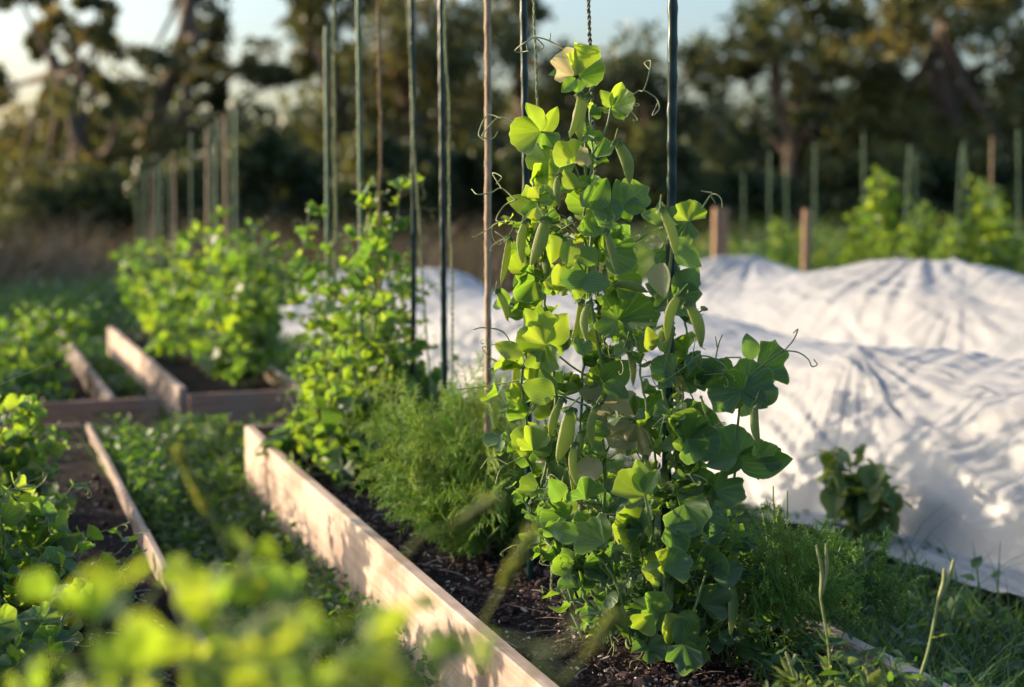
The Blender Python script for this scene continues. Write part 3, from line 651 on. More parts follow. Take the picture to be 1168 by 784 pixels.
hero_tendril(A, [(716, 112), (728, 104), (734, 103), (740, 85), (742, 70), (735, 72), (741, 80)], DA, [[(734, 103), (748, 112), (752, 124), (744, 132), (750, 118)]])
hero_tendril(A, [(588, 140), (570, 134), (558, 144), (550, 156), (562, 158), (568, 150)], DA, [[(572, 135), (556, 132), (546, 152), (552, 160)]])
hero_tendril(A, [(588, 228), (572, 215), (560, 220), (545, 222), (538, 216)], DA, [[(572, 215), (562, 198), (572, 202), (566, 210)], [(590, 227), (575, 235), (566, 250), (572, 254)]])
hero_tendril(A, [(590, 410), (575, 380), (552, 374), (540, 376)], DA - .02)
hero_tendril(A, [(592, 434), (560, 440), (520, 445)], DA - .02)
hero_tendril(A, [(606, 514), (590, 524), (572, 534), (565, 552)], DA - .02, [[(580, 530), (560, 522), (548, 535)]])
hero_stem(A, [(690, 742), (686, 640), (690, 540), (684, 470), (690, 440), (680, 380), (672, 320), (676, 250), (673, 237), (668, 200), (668, 160), (664, 110), (661, 88)], DA, 0.0032)
hero_stem(A, [(676, 250), (655, 186), (640, 160), (617, 150)], DA, .0018); hero_stem(A, [(668, 190), (690, 150), (697, 122)], DA, .002)
hero_stem(A, [(690, 440), (655, 420), (622, 393)], DA, .0018); hero_stem(A, [(684, 470), (650, 455), (632, 452)], DA, .0018); hero_stem(A, [(690, 540), (640, 505), (608, 514)], DA, .0018)
hero_stem(A, [(672, 320), (640, 270), (620, 239)], DA, .0018); hero_stem(A, [(686, 500), (705, 490), (728, 482)], DA, .002); hero_stem(A, [(672, 320), (630, 322), (600, 310)], DA, .0016)
# fill of ordinary leaves behind and below the leading ones
for (pts, kw) in [
    ([(686, 740), (676, 640), (668, 540), (672, 440), (668, 330), (672, 200), (668, 110)], dict(step=.044, pods=.13, tend=.35)),
    ([(668, 735), (650, 640), (640, 540), (648, 430), (640, 330), (640, 250), (632, 190)], dict(step=.044, pods=.15, tend=.35)),
    ([(640, 640), (620, 560), (612, 480), (615, 400), (622, 320), (618, 260)], dict(step=.045, pods=.15, tend=.3)),
    ([(700, 740), (706, 640), (700, 540), (708, 430), (695, 330), (688, 250)], dict(step=.044, pods=.15, tend=.3))]:
    A.vine([at(x, y, DA + 0.03 + 0.05 * math.sin(i * 2.1)) for i, (x, y) in enumerate(pts)], ls=0.036, **kw)
A.done()

DB = 2.0
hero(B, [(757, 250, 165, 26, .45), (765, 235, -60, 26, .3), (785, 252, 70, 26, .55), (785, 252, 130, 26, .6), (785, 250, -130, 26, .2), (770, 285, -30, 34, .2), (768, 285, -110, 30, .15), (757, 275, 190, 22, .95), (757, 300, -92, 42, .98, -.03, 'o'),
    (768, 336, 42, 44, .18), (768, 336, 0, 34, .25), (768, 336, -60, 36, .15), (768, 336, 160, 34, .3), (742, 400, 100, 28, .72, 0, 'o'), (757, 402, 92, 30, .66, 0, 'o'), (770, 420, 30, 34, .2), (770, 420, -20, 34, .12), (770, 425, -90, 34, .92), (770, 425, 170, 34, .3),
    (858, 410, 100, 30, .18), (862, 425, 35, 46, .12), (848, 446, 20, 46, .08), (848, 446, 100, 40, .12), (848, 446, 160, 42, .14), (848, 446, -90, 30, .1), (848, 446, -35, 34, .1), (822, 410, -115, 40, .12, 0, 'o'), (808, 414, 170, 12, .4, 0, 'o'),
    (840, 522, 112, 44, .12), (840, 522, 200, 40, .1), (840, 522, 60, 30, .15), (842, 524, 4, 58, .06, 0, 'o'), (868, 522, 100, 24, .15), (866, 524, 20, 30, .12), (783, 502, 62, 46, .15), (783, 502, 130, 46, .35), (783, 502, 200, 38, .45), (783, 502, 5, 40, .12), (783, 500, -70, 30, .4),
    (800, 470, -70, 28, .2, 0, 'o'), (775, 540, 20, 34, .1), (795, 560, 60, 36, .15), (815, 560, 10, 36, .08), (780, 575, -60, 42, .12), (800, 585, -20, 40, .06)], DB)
hero_pods(B, [(753, 236, 771, 292, 1.2), (776, 334, 761, 388, 1.2), (783, 344, 800, 396, 1.1), (862, 458, 866, 510, 1.1), (799, 452, 805, 474, 0.9)], DB)
hero_tendril(B, [(893, 400), (910, 402), (922, 410), (926, 418), (932, 416), (928, 410)], DB, [[(895, 400), (905, 388), (910, 376), (905, 380)]])
hero_tendril(B, [(800, 238), (812, 222), (822, 226), (824, 238)], DB, [[(810, 222), (816, 232)], [(812, 220), (800, 218)]])
hero_tendril(B, [(816, 410), (820, 392), (824, 382)], DB, [[(818, 396), (816, 384)], [(845, 408), (832, 408), (818, 410)]])
hero_stem(B, [(757, 735), (765, 640), (772, 560), (768, 500), (756, 440), (766, 380), (762, 330), (766, 280), (760, 240)], DB, .003)
hero_stem(B, [(772, 600), (800, 575), (832, 560), (840, 522), (842, 480), (848, 446), (860, 425), (893, 400)], DB, .0022); hero_stem(B, [(768, 520), (783, 502)], DB, .002)
hero_stem(B, [(772, 420), (800, 470), (812, 468)], DB, .0012); hero_stem(B, [(766, 290), (786, 252)], DB, .0016)
for (pts, kw) in [
    ([(757, 738), (765, 640), (775, 560), (768, 480), (760, 400), (765, 330)], dict(step=.045, pods=.22, tend=.25)),
    ([(785, 738), (800, 660), (805, 590), (800, 540)], dict(step=.05, pods=.05, tend=.2)),
    ([(770, 720), (780, 620), (790, 540), (778, 460), (782, 390), (775, 300)], dict(step=.05, pods=.15, tend=.25)),
    ([(745, 738), (738, 640), (745, 540), (735, 450), (735, 380)], dict(step=.042, pods=.22, tend=.25))]:
    B.vine([at(x, y, DB + 0.03 + 0.04 * math.sin(i * 1.7)) for i, (x, y) in enumerate(pts)], ls=0.034, tint=(.05, .5), **kw)
B.done()

DC = 1.95
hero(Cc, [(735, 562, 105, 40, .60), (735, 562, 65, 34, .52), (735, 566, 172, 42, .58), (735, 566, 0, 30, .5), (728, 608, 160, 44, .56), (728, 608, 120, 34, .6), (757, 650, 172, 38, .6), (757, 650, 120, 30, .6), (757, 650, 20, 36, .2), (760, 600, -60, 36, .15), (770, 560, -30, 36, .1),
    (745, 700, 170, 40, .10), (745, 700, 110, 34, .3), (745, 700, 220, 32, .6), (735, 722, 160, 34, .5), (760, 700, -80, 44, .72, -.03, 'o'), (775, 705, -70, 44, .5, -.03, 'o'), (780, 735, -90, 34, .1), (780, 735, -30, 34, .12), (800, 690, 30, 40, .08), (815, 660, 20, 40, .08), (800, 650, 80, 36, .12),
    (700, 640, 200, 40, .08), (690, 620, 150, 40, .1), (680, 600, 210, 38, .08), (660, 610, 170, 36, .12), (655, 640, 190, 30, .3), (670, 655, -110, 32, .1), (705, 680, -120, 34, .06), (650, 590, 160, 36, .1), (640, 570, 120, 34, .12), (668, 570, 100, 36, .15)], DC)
hero_tendril(Cc, [(740, 720), (735, 740), (728, 752), (720, 755), (718, 765)], DC, [[(729, 752), (738, 760), (744, 768)]])
hero_stem(Cc, [(757, 745), (756, 700), (757, 650), (745, 610), (735, 562)], DC, .0024); hero_stem(Cc, [(770, 742), (790, 700), (805, 655)], DC, .0022); hero_stem(Cc, [(720, 735), (700, 660), (660, 610)], DC, .0022)
for (pts, kw) in [
    ([(700, 735), (690, 680), (670, 620), (640, 560)], {}), ([(730, 742), (735, 680), (725, 620), (730, 560)], {}), ([(770, 745), (790, 690), (800, 630), (790, 570)], {}), ([(690, 720), (650, 660), (620, 620), (600, 570)], {}), ([(720, 740), (690, 690), (655, 650)], {}), ([(790, 742), (830, 690), (850, 640), (845, 600)], {}), ([(800, 745), (850, 700), (880, 650)], {}), ([(790, 740), (835, 660), (870, 590)], {}), ([(740, 745), (700, 700), (680, 640), (690, 590)], {}), ([(760, 745), (765, 690), (755, 640)], {})]:
    Cc.vine([at(x, y, DC + 0.06 + 0.05 * math.sin(i * 1.7 + x)) for i, (x, y) in enumerate(pts)], step=.042, ls=0.036, tint=(.03, .42), pods=.06, tend=.25)
Cc.done()

# ------------------------------------------------------------------ second clump, far row, left bed and beyond
MID = 'pea plants behind the tallest one'
for k, (base, tops, lab, n) in enumerate([
        ((372, 505, 3.55), [(372, 245), (352, 292), (388, 300), (345, 405), (352, 470)], 'left pea plant of the second clump, tendrils beside the faded stake', 5),
        ((432, 520, 3.35), [(432, 235), (450, 215), (415, 300), (470, 300), (440, 340), (480, 380), (490, 420)], 'right pea plant of the second clump, reaching up jute twine', 5),
        ((405, 535, 3.28), [(400, 330), (380, 380), (430, 380), (460, 400), (360, 420), (470, 450), (345, 470), (420, 430), (385, 450)], 'leafy lower pea plant in front of the second clump', 5),
        ((402, 480, 3.80), [(400, 262), (375, 290), (430, 285), (455, 300), (440, 330)], 'rearmost pea plant of the second clump, at the bed end', 5)]):
    bx, by, D = base; p = at(bx, by, D); p[2] = 0
    pl = Pea(p, lab, MID, seed=20 + k)
    for j, (tx, ty) in enumerate(tops + [(x_ + pl.r.uniform(-8, 40), max(y_ + pl.r.uniform(25, 80), pl.r.uniform(395, 450))) for (x_, y_) in tops]):
        off = pl.r.uniform(-0.14, 0.14)
        mid = ((bx + tx) / 2 + pl.r.uniform(-22, 22), (by + ty) / 2)
        m2 = ((bx + 2 * tx) / 3 + pl.r.uniform(-18, 18), (by + 2 * ty) / 3)
        pl.vine([p + vec(pl.r.uniform(-.04, .04), off * .5, 0), at(*mid, D + off), at(*m2, D + off), at(tx, ty, D + off)], step=.048, ls=0.052, tint=(.08, .64), pods=.22, tend=.4)
    pl.done()
# broad leaves at the foot of the clump
def broad_plant(p, label, n, L, seed, group, tint=(0.1, 0.4), name='leafy_greens', up=0.7):
    r = np.random.default_rng(seed); root = empty(name, p, label, 'leafy plant', group); lf = MB(); st = MB()
    for k in range(n):
        a = r.uniform(0, 6.3); o = vec(math.cos(a), math.sin(a), 0); h = r.uniform(0.1, up); q = np.asarray(p) + o * L * r.uniform(.3, .8) + vec(0, 0, L * h * 1.2)
        tube(st, curve([p, np.asarray(p) + o * L * .2 + vec(0, 0, L * h * .8), q], 6), 0.0025, 5, .4, False)
        put(lf, OVALS[r.integers(12)], q, o + vec(0, 0, r.uniform(-.5, .7)), vec(0, 0, 1) - o * .3 + r.normal(size=3) * .3, L * r.uniform(.6, 1.1), r.uniform(*tint))
    st.build('stalk', STEM, root); lf.build('foliage', WEED, root); return root
LG = 'low leafy plants'
broad_plant(on(350, 520), 'broad grey green leaves spreading at foot of second pea clump, by board', 22, 0.085, 61, LG)
broad_plant(on(400, 545), 'broad leaved plant on mulch between the dill and second pea clump', 16, 0.08, 62, LG)
broad_plant(on(315, 480, -0.1) , 'leafy weed at the far corner of the front bed', 16, 0.08, 63, LG, (.2, .6))
def droop_weed(base, label, seed):
    r = np.random.default_rng(seed); base = np.asarray(base); root = empty('leafy_weed', base, label, 'weed', LG); st = MB(); lf = MB()
    for k in range(11):
        a = r.uniform(0, 6.3); o = vec(math.cos(a), math.sin(a), 0) * r.uniform(.02, .11); h = r.uniform(.15, .25)
        P = curve([base + o * .1, base + o * .6 + vec(0, 0, h * .6), base + o + vec(0, 0, h)], 12); tube(st, P, np.linspace(.002, .0012, 12), 5, .6)
        for i_ in range(3, 12):
            for q in range(2):
                a = r.uniform(0, 6.3); d_ = vec(math.cos(a), math.sin(a), r.uniform(-1.5, .35))
                put(lf, LANCE[r.integers(8)] if r.random() < .6 else OVALS[r.integers(12)], P[i_], d_, vec(d_[0], d_[1], 1.0) + r.normal(size=3) * .3, r.uniform(.038, .078), r.uniform(.45, 1))
    st.build('stem', STEM, root); lf.build('foliage', WEED, root)
droop_weed(on(985, 632, -0.14), 'bright weed with drooping leaves beside the lifted hem of the white cover', 64)
broad_plant(on(620, 640, 0), 'low leafy seedling on mulch beside the dill', 18, 0.05, 65, LG)

FARG = 'pea plants in the far bed'
fp = [(168, 7.2, 262), (195, 6.5, 290), (215, 6.0, 275), (240, 5.6, 265), (262, 5.3, 280), (285, 5.1, 300), (225, 5.3, 330), (190, 5.7, 350), (278, 4.85, 262), (256, 4.95, 255)]
flab = ['farthest pea plant in the far bed, left end', 'far bed pea plant with its top short of the slim stakes', 'far bed pea plant below the lone slim stake', 'tall far bed pea plant under brown cane tips', 'far bed pea plant under the tallest slim stakes', 'rightmost pea plant of the far bed, near the white cover end', 'low far bed pea plant close to red brown end board', 'low far bed pea plant leaning over the pale side board', 'nearest pea plant of the far bed, right end of the red brown board', 'tall near pea plant of the far bed in front of the tallest slim stakes']
for k, ((x, D, ty), lab) in enumerate(zip(fp, flab)):
    top = at(x, ty, D); p = vec(top[0], top[1], 0)
    pl = Pea(p, lab, FARG, lo=True, seed=70 + k)
    for j in range(5):
        r = pl.r; h = top[2] * r.uniform(.6, 1.05); dx, dy = r.uniform(-.14, .14, 2) * (.6 if k > 7 else 1)
        pl.vine([p + vec(dx * .3, dy * .3, 0), p + vec(dx, dy, h * .4), p + vec(dx * 1.2, dy, h * .7), p + vec(dx * .8, dy * .8, h)], step=.055, ls=.058, tint=(.08, .66), pods=0, tend=.1)
    pl.done()
LB = 'pea bushes in the left bed'
lp = [((30, 470), 3.0, 0.20, 'pea bush at left edge, half in shade behind the sharper one'), ((40, 590), 2.45, 0.17, 'pea bush with curling tendrils at lower left'), ((75, 655), 2.25, 0.13, 'low pea bush leaning over bare soil by the thin edging board'), ((0, 560), 2.3, 0.22, 'pea bush cut by the left frame edge'), ((20, 690), 1.9, 0.2, 'shaded pea bush low in the left corner'),
      ((35, 360), 5.2, 0.3, 'pea bush in the far left shaded bed'), ((5, 390), 4.9, 0.3, 'pea bush at left frame edge in the far shaded bed')]
for k, ((x, y), D, sp, lab) in enumerate(lp):
    top = at(x, y - 20, D); p = vec(top[0], top[1], -0.07)
    pl = Pea(p, lab, LB, lo=D > 4, seed=90 + k)
    for j in range(9):
        r = pl.r; h = (top[2] + 0.07) * r.uniform(.6, 1.0); a = r.uniform(0, 6.3); o = vec(math.cos(a), math.sin(a), 0) * sp * r.uniform(.2, .8)
        pl.vine([p + o * .2, p + o * .5 + vec(0, 0, h * .5), p + o * .9 + vec(0, 0, h * .9), p + o * 1.1 + vec(0, 0, h)], step=.05, ls=.050, tint=(.1, .62), pods=.04, tend=.3)
    pl.done()
# plants out of focus close to the lens
FG = 'out of focus plants close to the lens'
for k, (lst, lab, D) in enumerate([
        ([(275, 640), (330, 660), (250, 690), (300, 720), (370, 690), (330, 745), (250, 760), (400, 740)], 'bright blurred pea bush close to the lens at bottom, before the board', 0.78),
        ([(120, 720), (170, 745), (90, 770), (200, 770), (150, 790)], 'blurred pea bush at bottom left, close to the lens', 0.75),
        ([(430, 690), (470, 760), (440, 740)], 'blurred sprig of pea leaves over near end of the board', 0.74)]):
    c = at(lst[0][0], 800, D); p = vec(c[0], c[1] + .02, -0.12)
    pl = Pea(p, lab, FG, seed=120 + k)
    for j, (tx, ty) in enumerate(lst):
        t = at(tx, ty, D + pl.r.uniform(-.1, .12)); q = p + (t - p) * .55; q[2] = (p[2] + t[2]) / 2
        pl.vine([p, q, t], step=.032, ls=.038, tint=(.38, .78), pods=.02, tend=.15, skip=.5)
    pl.done()

# ------------------------------------------------------------------ dill and other fine plants
def frond(mb, r, p, d, L, up, tint, w=0.0007, depth=2):
    d = unit(d); n = 7; side = unit(np.cross(d, up) + r.normal(size=3) * .2); P = [np.asarray(p, float)]; cur = d.copy()
    for k in range(n):
        cur = unit(cur + r.normal(size=3) * .09 + vec(0, 0, -0.03)); P.append(P[-1] + cur * L / n)
    P = np.array(P); tube(mb, P, np.linspace(w * 1.3, w * .7, len(P)), 3, tint, False)
    if depth == 0: return
    for k in range(2, n + 1):
        for sg in (-1, 1):
            dd = unit(P[k] - P[k - 1]) * .75 + side * sg * .75 + r.normal(size=3) * .28
            frond(mb, r, P[k], dd, L * (0.42 if depth == 2 else .4) * (1.15 - .55 * k / n) * r.uniform(.7, 1.3), up, tint + r.uniform(-.1, .1), w * .8, depth - 1)
def dill(base, stems, label, seed, tint=.4, Lf=0.11, nf=5, group='dill plants', w=.0007):
    r = np.random.default_rng(seed); root = empty('dill_plant', base, label, 'dill plant', group); st = MB(); lf = MB()
    for top in stems:
        top = np.asarray(top); m = (np.asarray(base) + top) / 2 + r.normal(size=3) * .015
        P = curve([np.asarray(base) + r.normal(size=3) * vec(.015, .015, 0), m, top], 16); tube(st, P, np.linspace(.0026, .0012, 16), 5, .45)
        for q in range(nf):
            i = int(2 + q * 13 / nf + r.integers(0, 2)); a = r.uniform(0, 6.3)
            d = vec(math.cos(a), math.sin(a), r.uniform(.4, 1.3)); f = i / 15
            frond(lf, r, P[min(i, 15)], d, Lf * r.uniform(.7, 1.15) * (1.1 - .3 * f), vec(-d[1], d[0], .3), float(np.clip(tint + .35 * (f - .5) + r.uniform(-.12, .12), 0, 1)), w)
    st.build('stem', STEM, root); lf.build('foliage', DILL, root); return root
D0 = 2.68
dill(at(540, 630, D0), [at(x, y, D0 + dy) for x, y, dy in [(470, 480, .05), (490, 460, .15), (515, 450, .1), (540, 440, .0), (565, 445, .1), (585, 470, .0), (500, 520, -.1), (540, 500, -.12), (575, 520, -.1), (470, 540, -.05), (520, 560, -.15), (600, 560, -.05), (455, 500, .0), (480, 470, -.05), (530, 455, .2), (555, 460, -.05), (600, 450, .1), (490, 500, .1), (555, 540, -.2), (590, 520, .1), (615, 480, .05), (610, 520, -.1), (600, 590, -.15), (570, 600, -.25), (620, 550, 0), (450, 560, 0), (640, 560, .05), (630, 600, -.05), (635, 510, .15), (650, 620, -.1), (460, 520, -.1), (510, 590, -.2), (480, 580, -.1), (450, 460, .25), (505, 440, .2)]], 'big feathery dill clump between the two pea clumps', 5, .62, .13, 7, w=.0010)
dill(at(905, 715, 2.0), [at(890, 605, 2.0), at(868, 640, 2.02), at(925, 650, 2.03), at(850, 665, 2.05), at(905, 630, 1.98), at(880, 620, 2.02), at(915, 690, 1.99), at(860, 690, 2.0)], 'upright feathery dill plant at right, before the white cover', 6, .68, .085, 7, w=.0009)
dill(at(885, 700, 2.25), [at(882, 555, 2.25), at(868, 575, 2.27), at(898, 560, 2.25)], 'dark thin dill sprigs seen against the white cover', 7, .05, .045, 4, w=.0006)
dill(at(955, 720, 2.15), [at(960, 620, 2.15), at(980, 650, 2.2), at(935, 660, 2.2), at(1000, 680, 2.2), at(985, 625, 2.2), at(940, 635, 2.2)], 'low dark feathery dill at right of the tall seed stalk', 8, .25, .085, 7, w=.0008)
dill(at(835, 735, 2.2), [at(840, 640, 2.2), at(860, 670, 2.2), at(820, 670, 2.2), at(875, 650, 2.2), at(855, 700, 2.15)], 'shaded dill at right foot of the bushy pea plant', 9, .3, .085, 7, w=.0008)

def seed_weed(base, top, forks, label, seed, leaves=10):
    r = np.random.default_rng(seed); root = empty('seed_stalk_weed', base, label, 'weed', 'weeds with split seed pods'); st = MB(); lf = MB(); base = np.asarray(base); top = np.asarray(top)
    P = curve([base, (base + top) / 2 + vec(.004, 0, 0), top], 14); tube(st, P, np.linspace(.0024, .0018, 14), 6, .6); st.build('stem', STEM, root)
    for f in forks:
        pd = MB(); f = np.asarray(f); Q = curve([top, (top + f) / 2 + (f - top)[[2, 1, 0]] * .06, f], 10); tube(pd, Q, np.array([.0016, .0026, .0028, .0028, .0027, .0026, .0024, .0022, .0019, .0012]), 6, .75); pd.build('seed_pod', STEM, root)
    for k in range(leaves):
        i = r.integers(0, 9); a = r.uniform(0, 6.3); put(lf, LANCE[r.integers(8)], P[i] if k % 2 else base + r.normal(size=3) * .02 * vec(1, 1, .5), vec(math.cos(a), math.sin(a), r.uniform(.1, .9)), vec(0, 0, 1) + r.normal(size=3) * .3, r.uniform(.02, .045), r.uniform(.45, .9))
    lf.build('foliage', WEED, root)
seed_weed(at(948, 800, 1.8), at(936, 682, 1.8), [at(931, 622, 1.8), at(942, 620, 1.8)], 'pale weed stalk with twin upright seed pods before the right dill', 1, 26)
seed_weed(at(1040, 800, 1.72), at(1070, 685, 1.72), [at(1088, 638, 1.72), at(1077, 648, 1.72)], 'leaning weed stalk with split seed pod over right board', 2, 5)
seed_weed(at(905, 800, 1.72), at(902, 760, 1.72), [at(896, 744, 1.72), at(908, 746, 1.72)], 'short bright leafy weed at bottom edge right of the mulch', 3, 36)
seed_weed(at(985, 800, 1.74), at(990, 770, 1.74), [at(986, 758, 1.74)], 'small bright leafy weed at bottom edge beside right board', 4, 30)
def dry_stalk(pts, D, label, head=True, seed=1):
    r = np.random.default_rng(seed); W = [at(x, y, D) for x, y in pts]; b = W[0].copy(); b[2] = -.13
    root = empty('dry_grass_stalk', b, label, 'grass stalk', 'blurred dry grass stalks'); st = MB(); P = curve([b] + W, 30); tube(st, P, .0011, 5, .8); st.build('stem', WEED, root)
    if head:
        hd = MB()
        for k in range(60):
            i = int(r.uniform(21, 29)); a = r.uniform(0, 6.3); T = unit(P[i] - P[i - 1]); o = unit(np.cross(T, vec(math.cos(a), math.sin(a), .3)))
            put(hd, LANCE[k % 8], P[i], T + o * .35, o, r.uniform(.012, .018), r.uniform(.7, 1))
        hd.build('seed_head', WEED, root)
    return root
dry_stalk([(420, 760), (464, 630), (520, 596), (560, 574)], .95, 'blurred olive grass head bending right over the front board', True, 1)
dry_stalk([(500, 800), (545, 720), (575, 665), (602, 618)], .95, 'blurred tan grass head slanting across the mulch', True, 2)
dry_stalk([(600, 830), (640, 780), (670, 745), (694, 714)], .9, 'blurred grass head at bottom middle over the mulch', True, 3)
dry_stalk([(290, 700), (265, 640), (235, 580), (205, 520)], 1.1, 'blurred olive grass stalk leaning left over the weedy path', True, 4)

# ------------------------------------------------------------------ ground cover nobody could count
def weeds(name, label, n, region, hgt, size, seed, tint, mat=WEED, blades=0.0, zbase=-0.16):
    r = np.random.default_rng(seed); mb = MB()
    for k in range(n):
        p = region(r); z = zbase + float(fbm(p[0] * .9, p[1] * .9)) * .05 * np.clip(np.hypot(p[0], p[1]) / 6, .3, 1.5)
        p = vec(p[0], p[1], z); a = r.uniform(0, 6.3); o = vec(math.cos(a), math.sin(a), 0); patch = float(noise2(p[0] * 3.1, p[1] * 3.1))
        h = hgt * r.uniform(.15, 1) * (.35 + 1.1 * patch)
        tt = float(np.clip(r.uniform(*tint), 0, 1))
        if r.random() < blades:
            L = h * 1.9; ln = o * L * r.uniform(.3, .9); V = []; wd = r.uniform(.0018, .0035) * (size / .03); sd_ = vec(-o[1], o[0], 0)
            for f in (0, .35, .7, 1):
                c = p + ln * f ** 1.6 + vec(0, 0, L * (f - .35 * f * f)); w = wd * (1 - f * .9)
                V += [c - sd_ * w, c + sd_ * w]
            mb.add(V, [[0, 1, 3, 2], [2, 3, 5, 4], [4, 5, 7, 6]], tt)
        else:
            q = p + vec(0, 0, h); put(mb, OVALS_LO[r.integers(8)] if r.random() < .6 else LANCE[r.integers(8)], q, o + vec(0, 0, r.uniform(-.3, .9)), vec(0, 0, 1) + r.normal(size=3) * .5, size * r.uniform(.5, 1.3), tt)
    return tag(mb.build(name, mat), label, None, kind='stuff')
def reg_bed(s0, s1, t0, t1, pw=1.0):
    return lambda r: bed(s0 + (s1 - s0) * r.random() ** pw, r.uniform(t0, t1))
weeds('path_weeds', 'low leafy weeds filling the path between the boards', 13000, reg_bed(0.9, 4.6, .33, .685), .085, .022, 1, (.05, .6), blades=.25)
weeds('path_weeds', 'taller weeds along the thin left edging board', 3500, reg_bed(1.0, 4.3, .34, .45), .17, .026, 21, (.05, .6), blades=.2)
weeds('path_weeds', 'weeds in the gap between front and far beds', 6000, reg_bed(3.9, 4.42, .0, 1.7), .11, .030, 2, (.15, .85), blades=.25)
weeds('path_weeds', 'weeds in the path beside the far bed', 3500, reg_bed(4.7, 8.5, .43, .64), .07, .04, 3, (.05, .4), blades=.3)
weeds('grass', 'dark uncut grass between right board and the white cover', 11000, reg_bed(1.0, 4.2, 1.21, 1.80), .085, .024, 4, (.0, .45), blades=.72)
weeds('grass', 'short grass and litter right under the hem of the front cover', 4500, reg_bed(1.0, 4.2, 1.72, 2.02), .05, .022, 41, (.0, .4), blades=.6)
weeds('grass', 'longer tangled grass blades at the lower right', 1500, reg_bed(1.0, 2.9, 1.22, 1.85), .15, .026, 43, (.0, .45), blades=.95)
weeds('bed_weeds', 'tangled weeds at the right foot of the pea row', 1300, reg_bed(1.15, 2.5, 1.0, 1.17), .10, .024, 44, (.05, .7), blades=.5, zbase=-.01)
weeds('grass', 'grass around the far end of the covers', 5000, reg_bed(4.2, 9.0, 1.1, 1.7), .11, .04, 5, (.05, .5), blades=.6)
weeds('bed_weeds', 'small seedlings and weeds over the soil of the left bed', 900, reg_bed(1.2, 4.3, -.5, .05), .10, .03, 6, (.05, .5), blades=.15, zbase=-.05)
weeds('bed_weeds', 'shaded seedlings in the far left bed', 2500, reg_bed(4.7, 6.9, -.5, .3), .14, .045, 7, (.05, .5), blades=.15, zbase=-.06)
weeds('bed_weeds', 'added leafy growth out of view, shading the left bed', 7000, reg_bed(.9, 3.9, -.95, -.32), .40, .05, 31, (.1, .5), blades=.15, zbase=-.08)  # out of view, added to cast shade over left bed and boards
weeds('bed_weeds', 'small weeds at right side of the front bed', 900, reg_bed(1.1, 2.3, 1.02, 1.17), .06, .022, 8, (.05, .55), blades=.35, zbase=-.01)
def reg_xy(x0, x1, y0, y1): return lambda r: vec(r.uniform(x0, x1), r.uniform(y0, y1), 0)
weeds('grass', 'dark green grass strip beyond the left beds', 9000, reg_xy(-5.5, -1.2, 7.6, 10.0), .26, .06, 9, (.0, .3), blades=.85)
weeds('dry_grass', 'tall dry brown grass before the left trees', 9000, reg_xy(-8, .8, 10.0, 14.5), .45, .10, 10, (.0, .45), DRY, blades=.97)
weeds('meadow', 'rough green meadow beyond the white covers', 16000, reg_xy(.6, 7.5, 8.75, 12.0), .46, .075, 11, (.3, .85), blades=.6)
weeds('dry_grass', 'dry grass before the right hedge', 5000, reg_xy(.5, 9, 12, 15.5), .4, .10, 12, (.0, .5), DRY, blades=.97)

# far pea rows beyond the covers
FR = 'pea plants beyond the covers'
proto = None
for k, (x, y, D, s) in enumerate([(1010, 185, 8.8, 1.0), (1112, 195, 8.6, .95), (1045, 225, 8.4, .8), (985, 230, 9.0, .75), (1150, 215, 8.4, .85), (890, 245, 9.6, .7), (1078, 240, 8.2, .7)]):
    lab = ['tall pea plant on far stakes beyond the covers, its pale top well above neighbours', 'second tall pea plant beyond the covers, nearer the right frame edge', 'mid height far pea plant right of the tallest one', 'low far pea plant left of the tallest one', 'far pea plant at the right frame edge', 'small far pea plant near the thin sunlit post', 'low far pea plant between the two tall ones'][k]
    top = at(x, y, D); p = vec(top[0], top[1], -.13)
    if proto is None:
        pl = Pea(p, lab, FR, lo=True, seed=150)
        for j in range(7):
            r = pl.r; h = (top[2] + .13) * r.uniform(.6, 1.08); dx, dy = r.uniform(-.09, .09, 2)
            pl.vine([p + vec(dx * .3, dy * .3, 0), p + vec(dx, dy, h * .4), p + vec(dx, dy, h * .7), p + vec(dx * .6, dy * .8, h)], step=.055, ls=.07, tint=(.3, .8), pods=0, tend=0)
        proto = pl.done(); h0 = top[2] + .13; continue
    c = copy_tree(proto); c.location = p; sc = (top[2] + .13) / h0; c.scale = (sc * 1.1, sc * 1.1, sc); c.rotation_euler = (0, 0, k * 1.3); c['label'] = lab

# ------------------------------------------------------------------ trees, bushes, house
def leaf_cloud(mb, r, c, rad, n, size, tint, shell=.35):
    d = r.normal(size=(n, 3)); d /= np.linalg.norm(d, axis=1, keepdims=True); q = d * (shell + (1 - shell) * r.random((n, 1)) ** .6)
    lump = 0.75 + 0.5 * noise2(d[:, 0] * 2.5 + c[0], d[:, 2] * 2.5 + d[:, 1] * 2 + c[2]); C = np.asarray(c) + q * np.asarray(rad) * lump[:, None]
    u = r.normal(size=(n, 3)); u /= np.linalg.norm(u, axis=1, keepdims=True); w = r.normal(size=(n, 3)); v = np.cross(u, w); v /= np.linalg.norm(v, axis=1, keepdims=True)
    s = size * r.uniform(.5, 1.3, (n, 1)); a = C - u * s; b = C + v * s * .4; e = C + u * s; f = C - v * s * .4
    V = np.stack([a, b, e, f], 1).reshape(-1, 3); F = np.arange(4 * n).reshape(-1, 4)
    tt = np.clip(r.uniform(tint[0], tint[1]) + r.normal(size=n) * .12, 0, 1); mb.add(V, F, np.repeat(tt, 4))
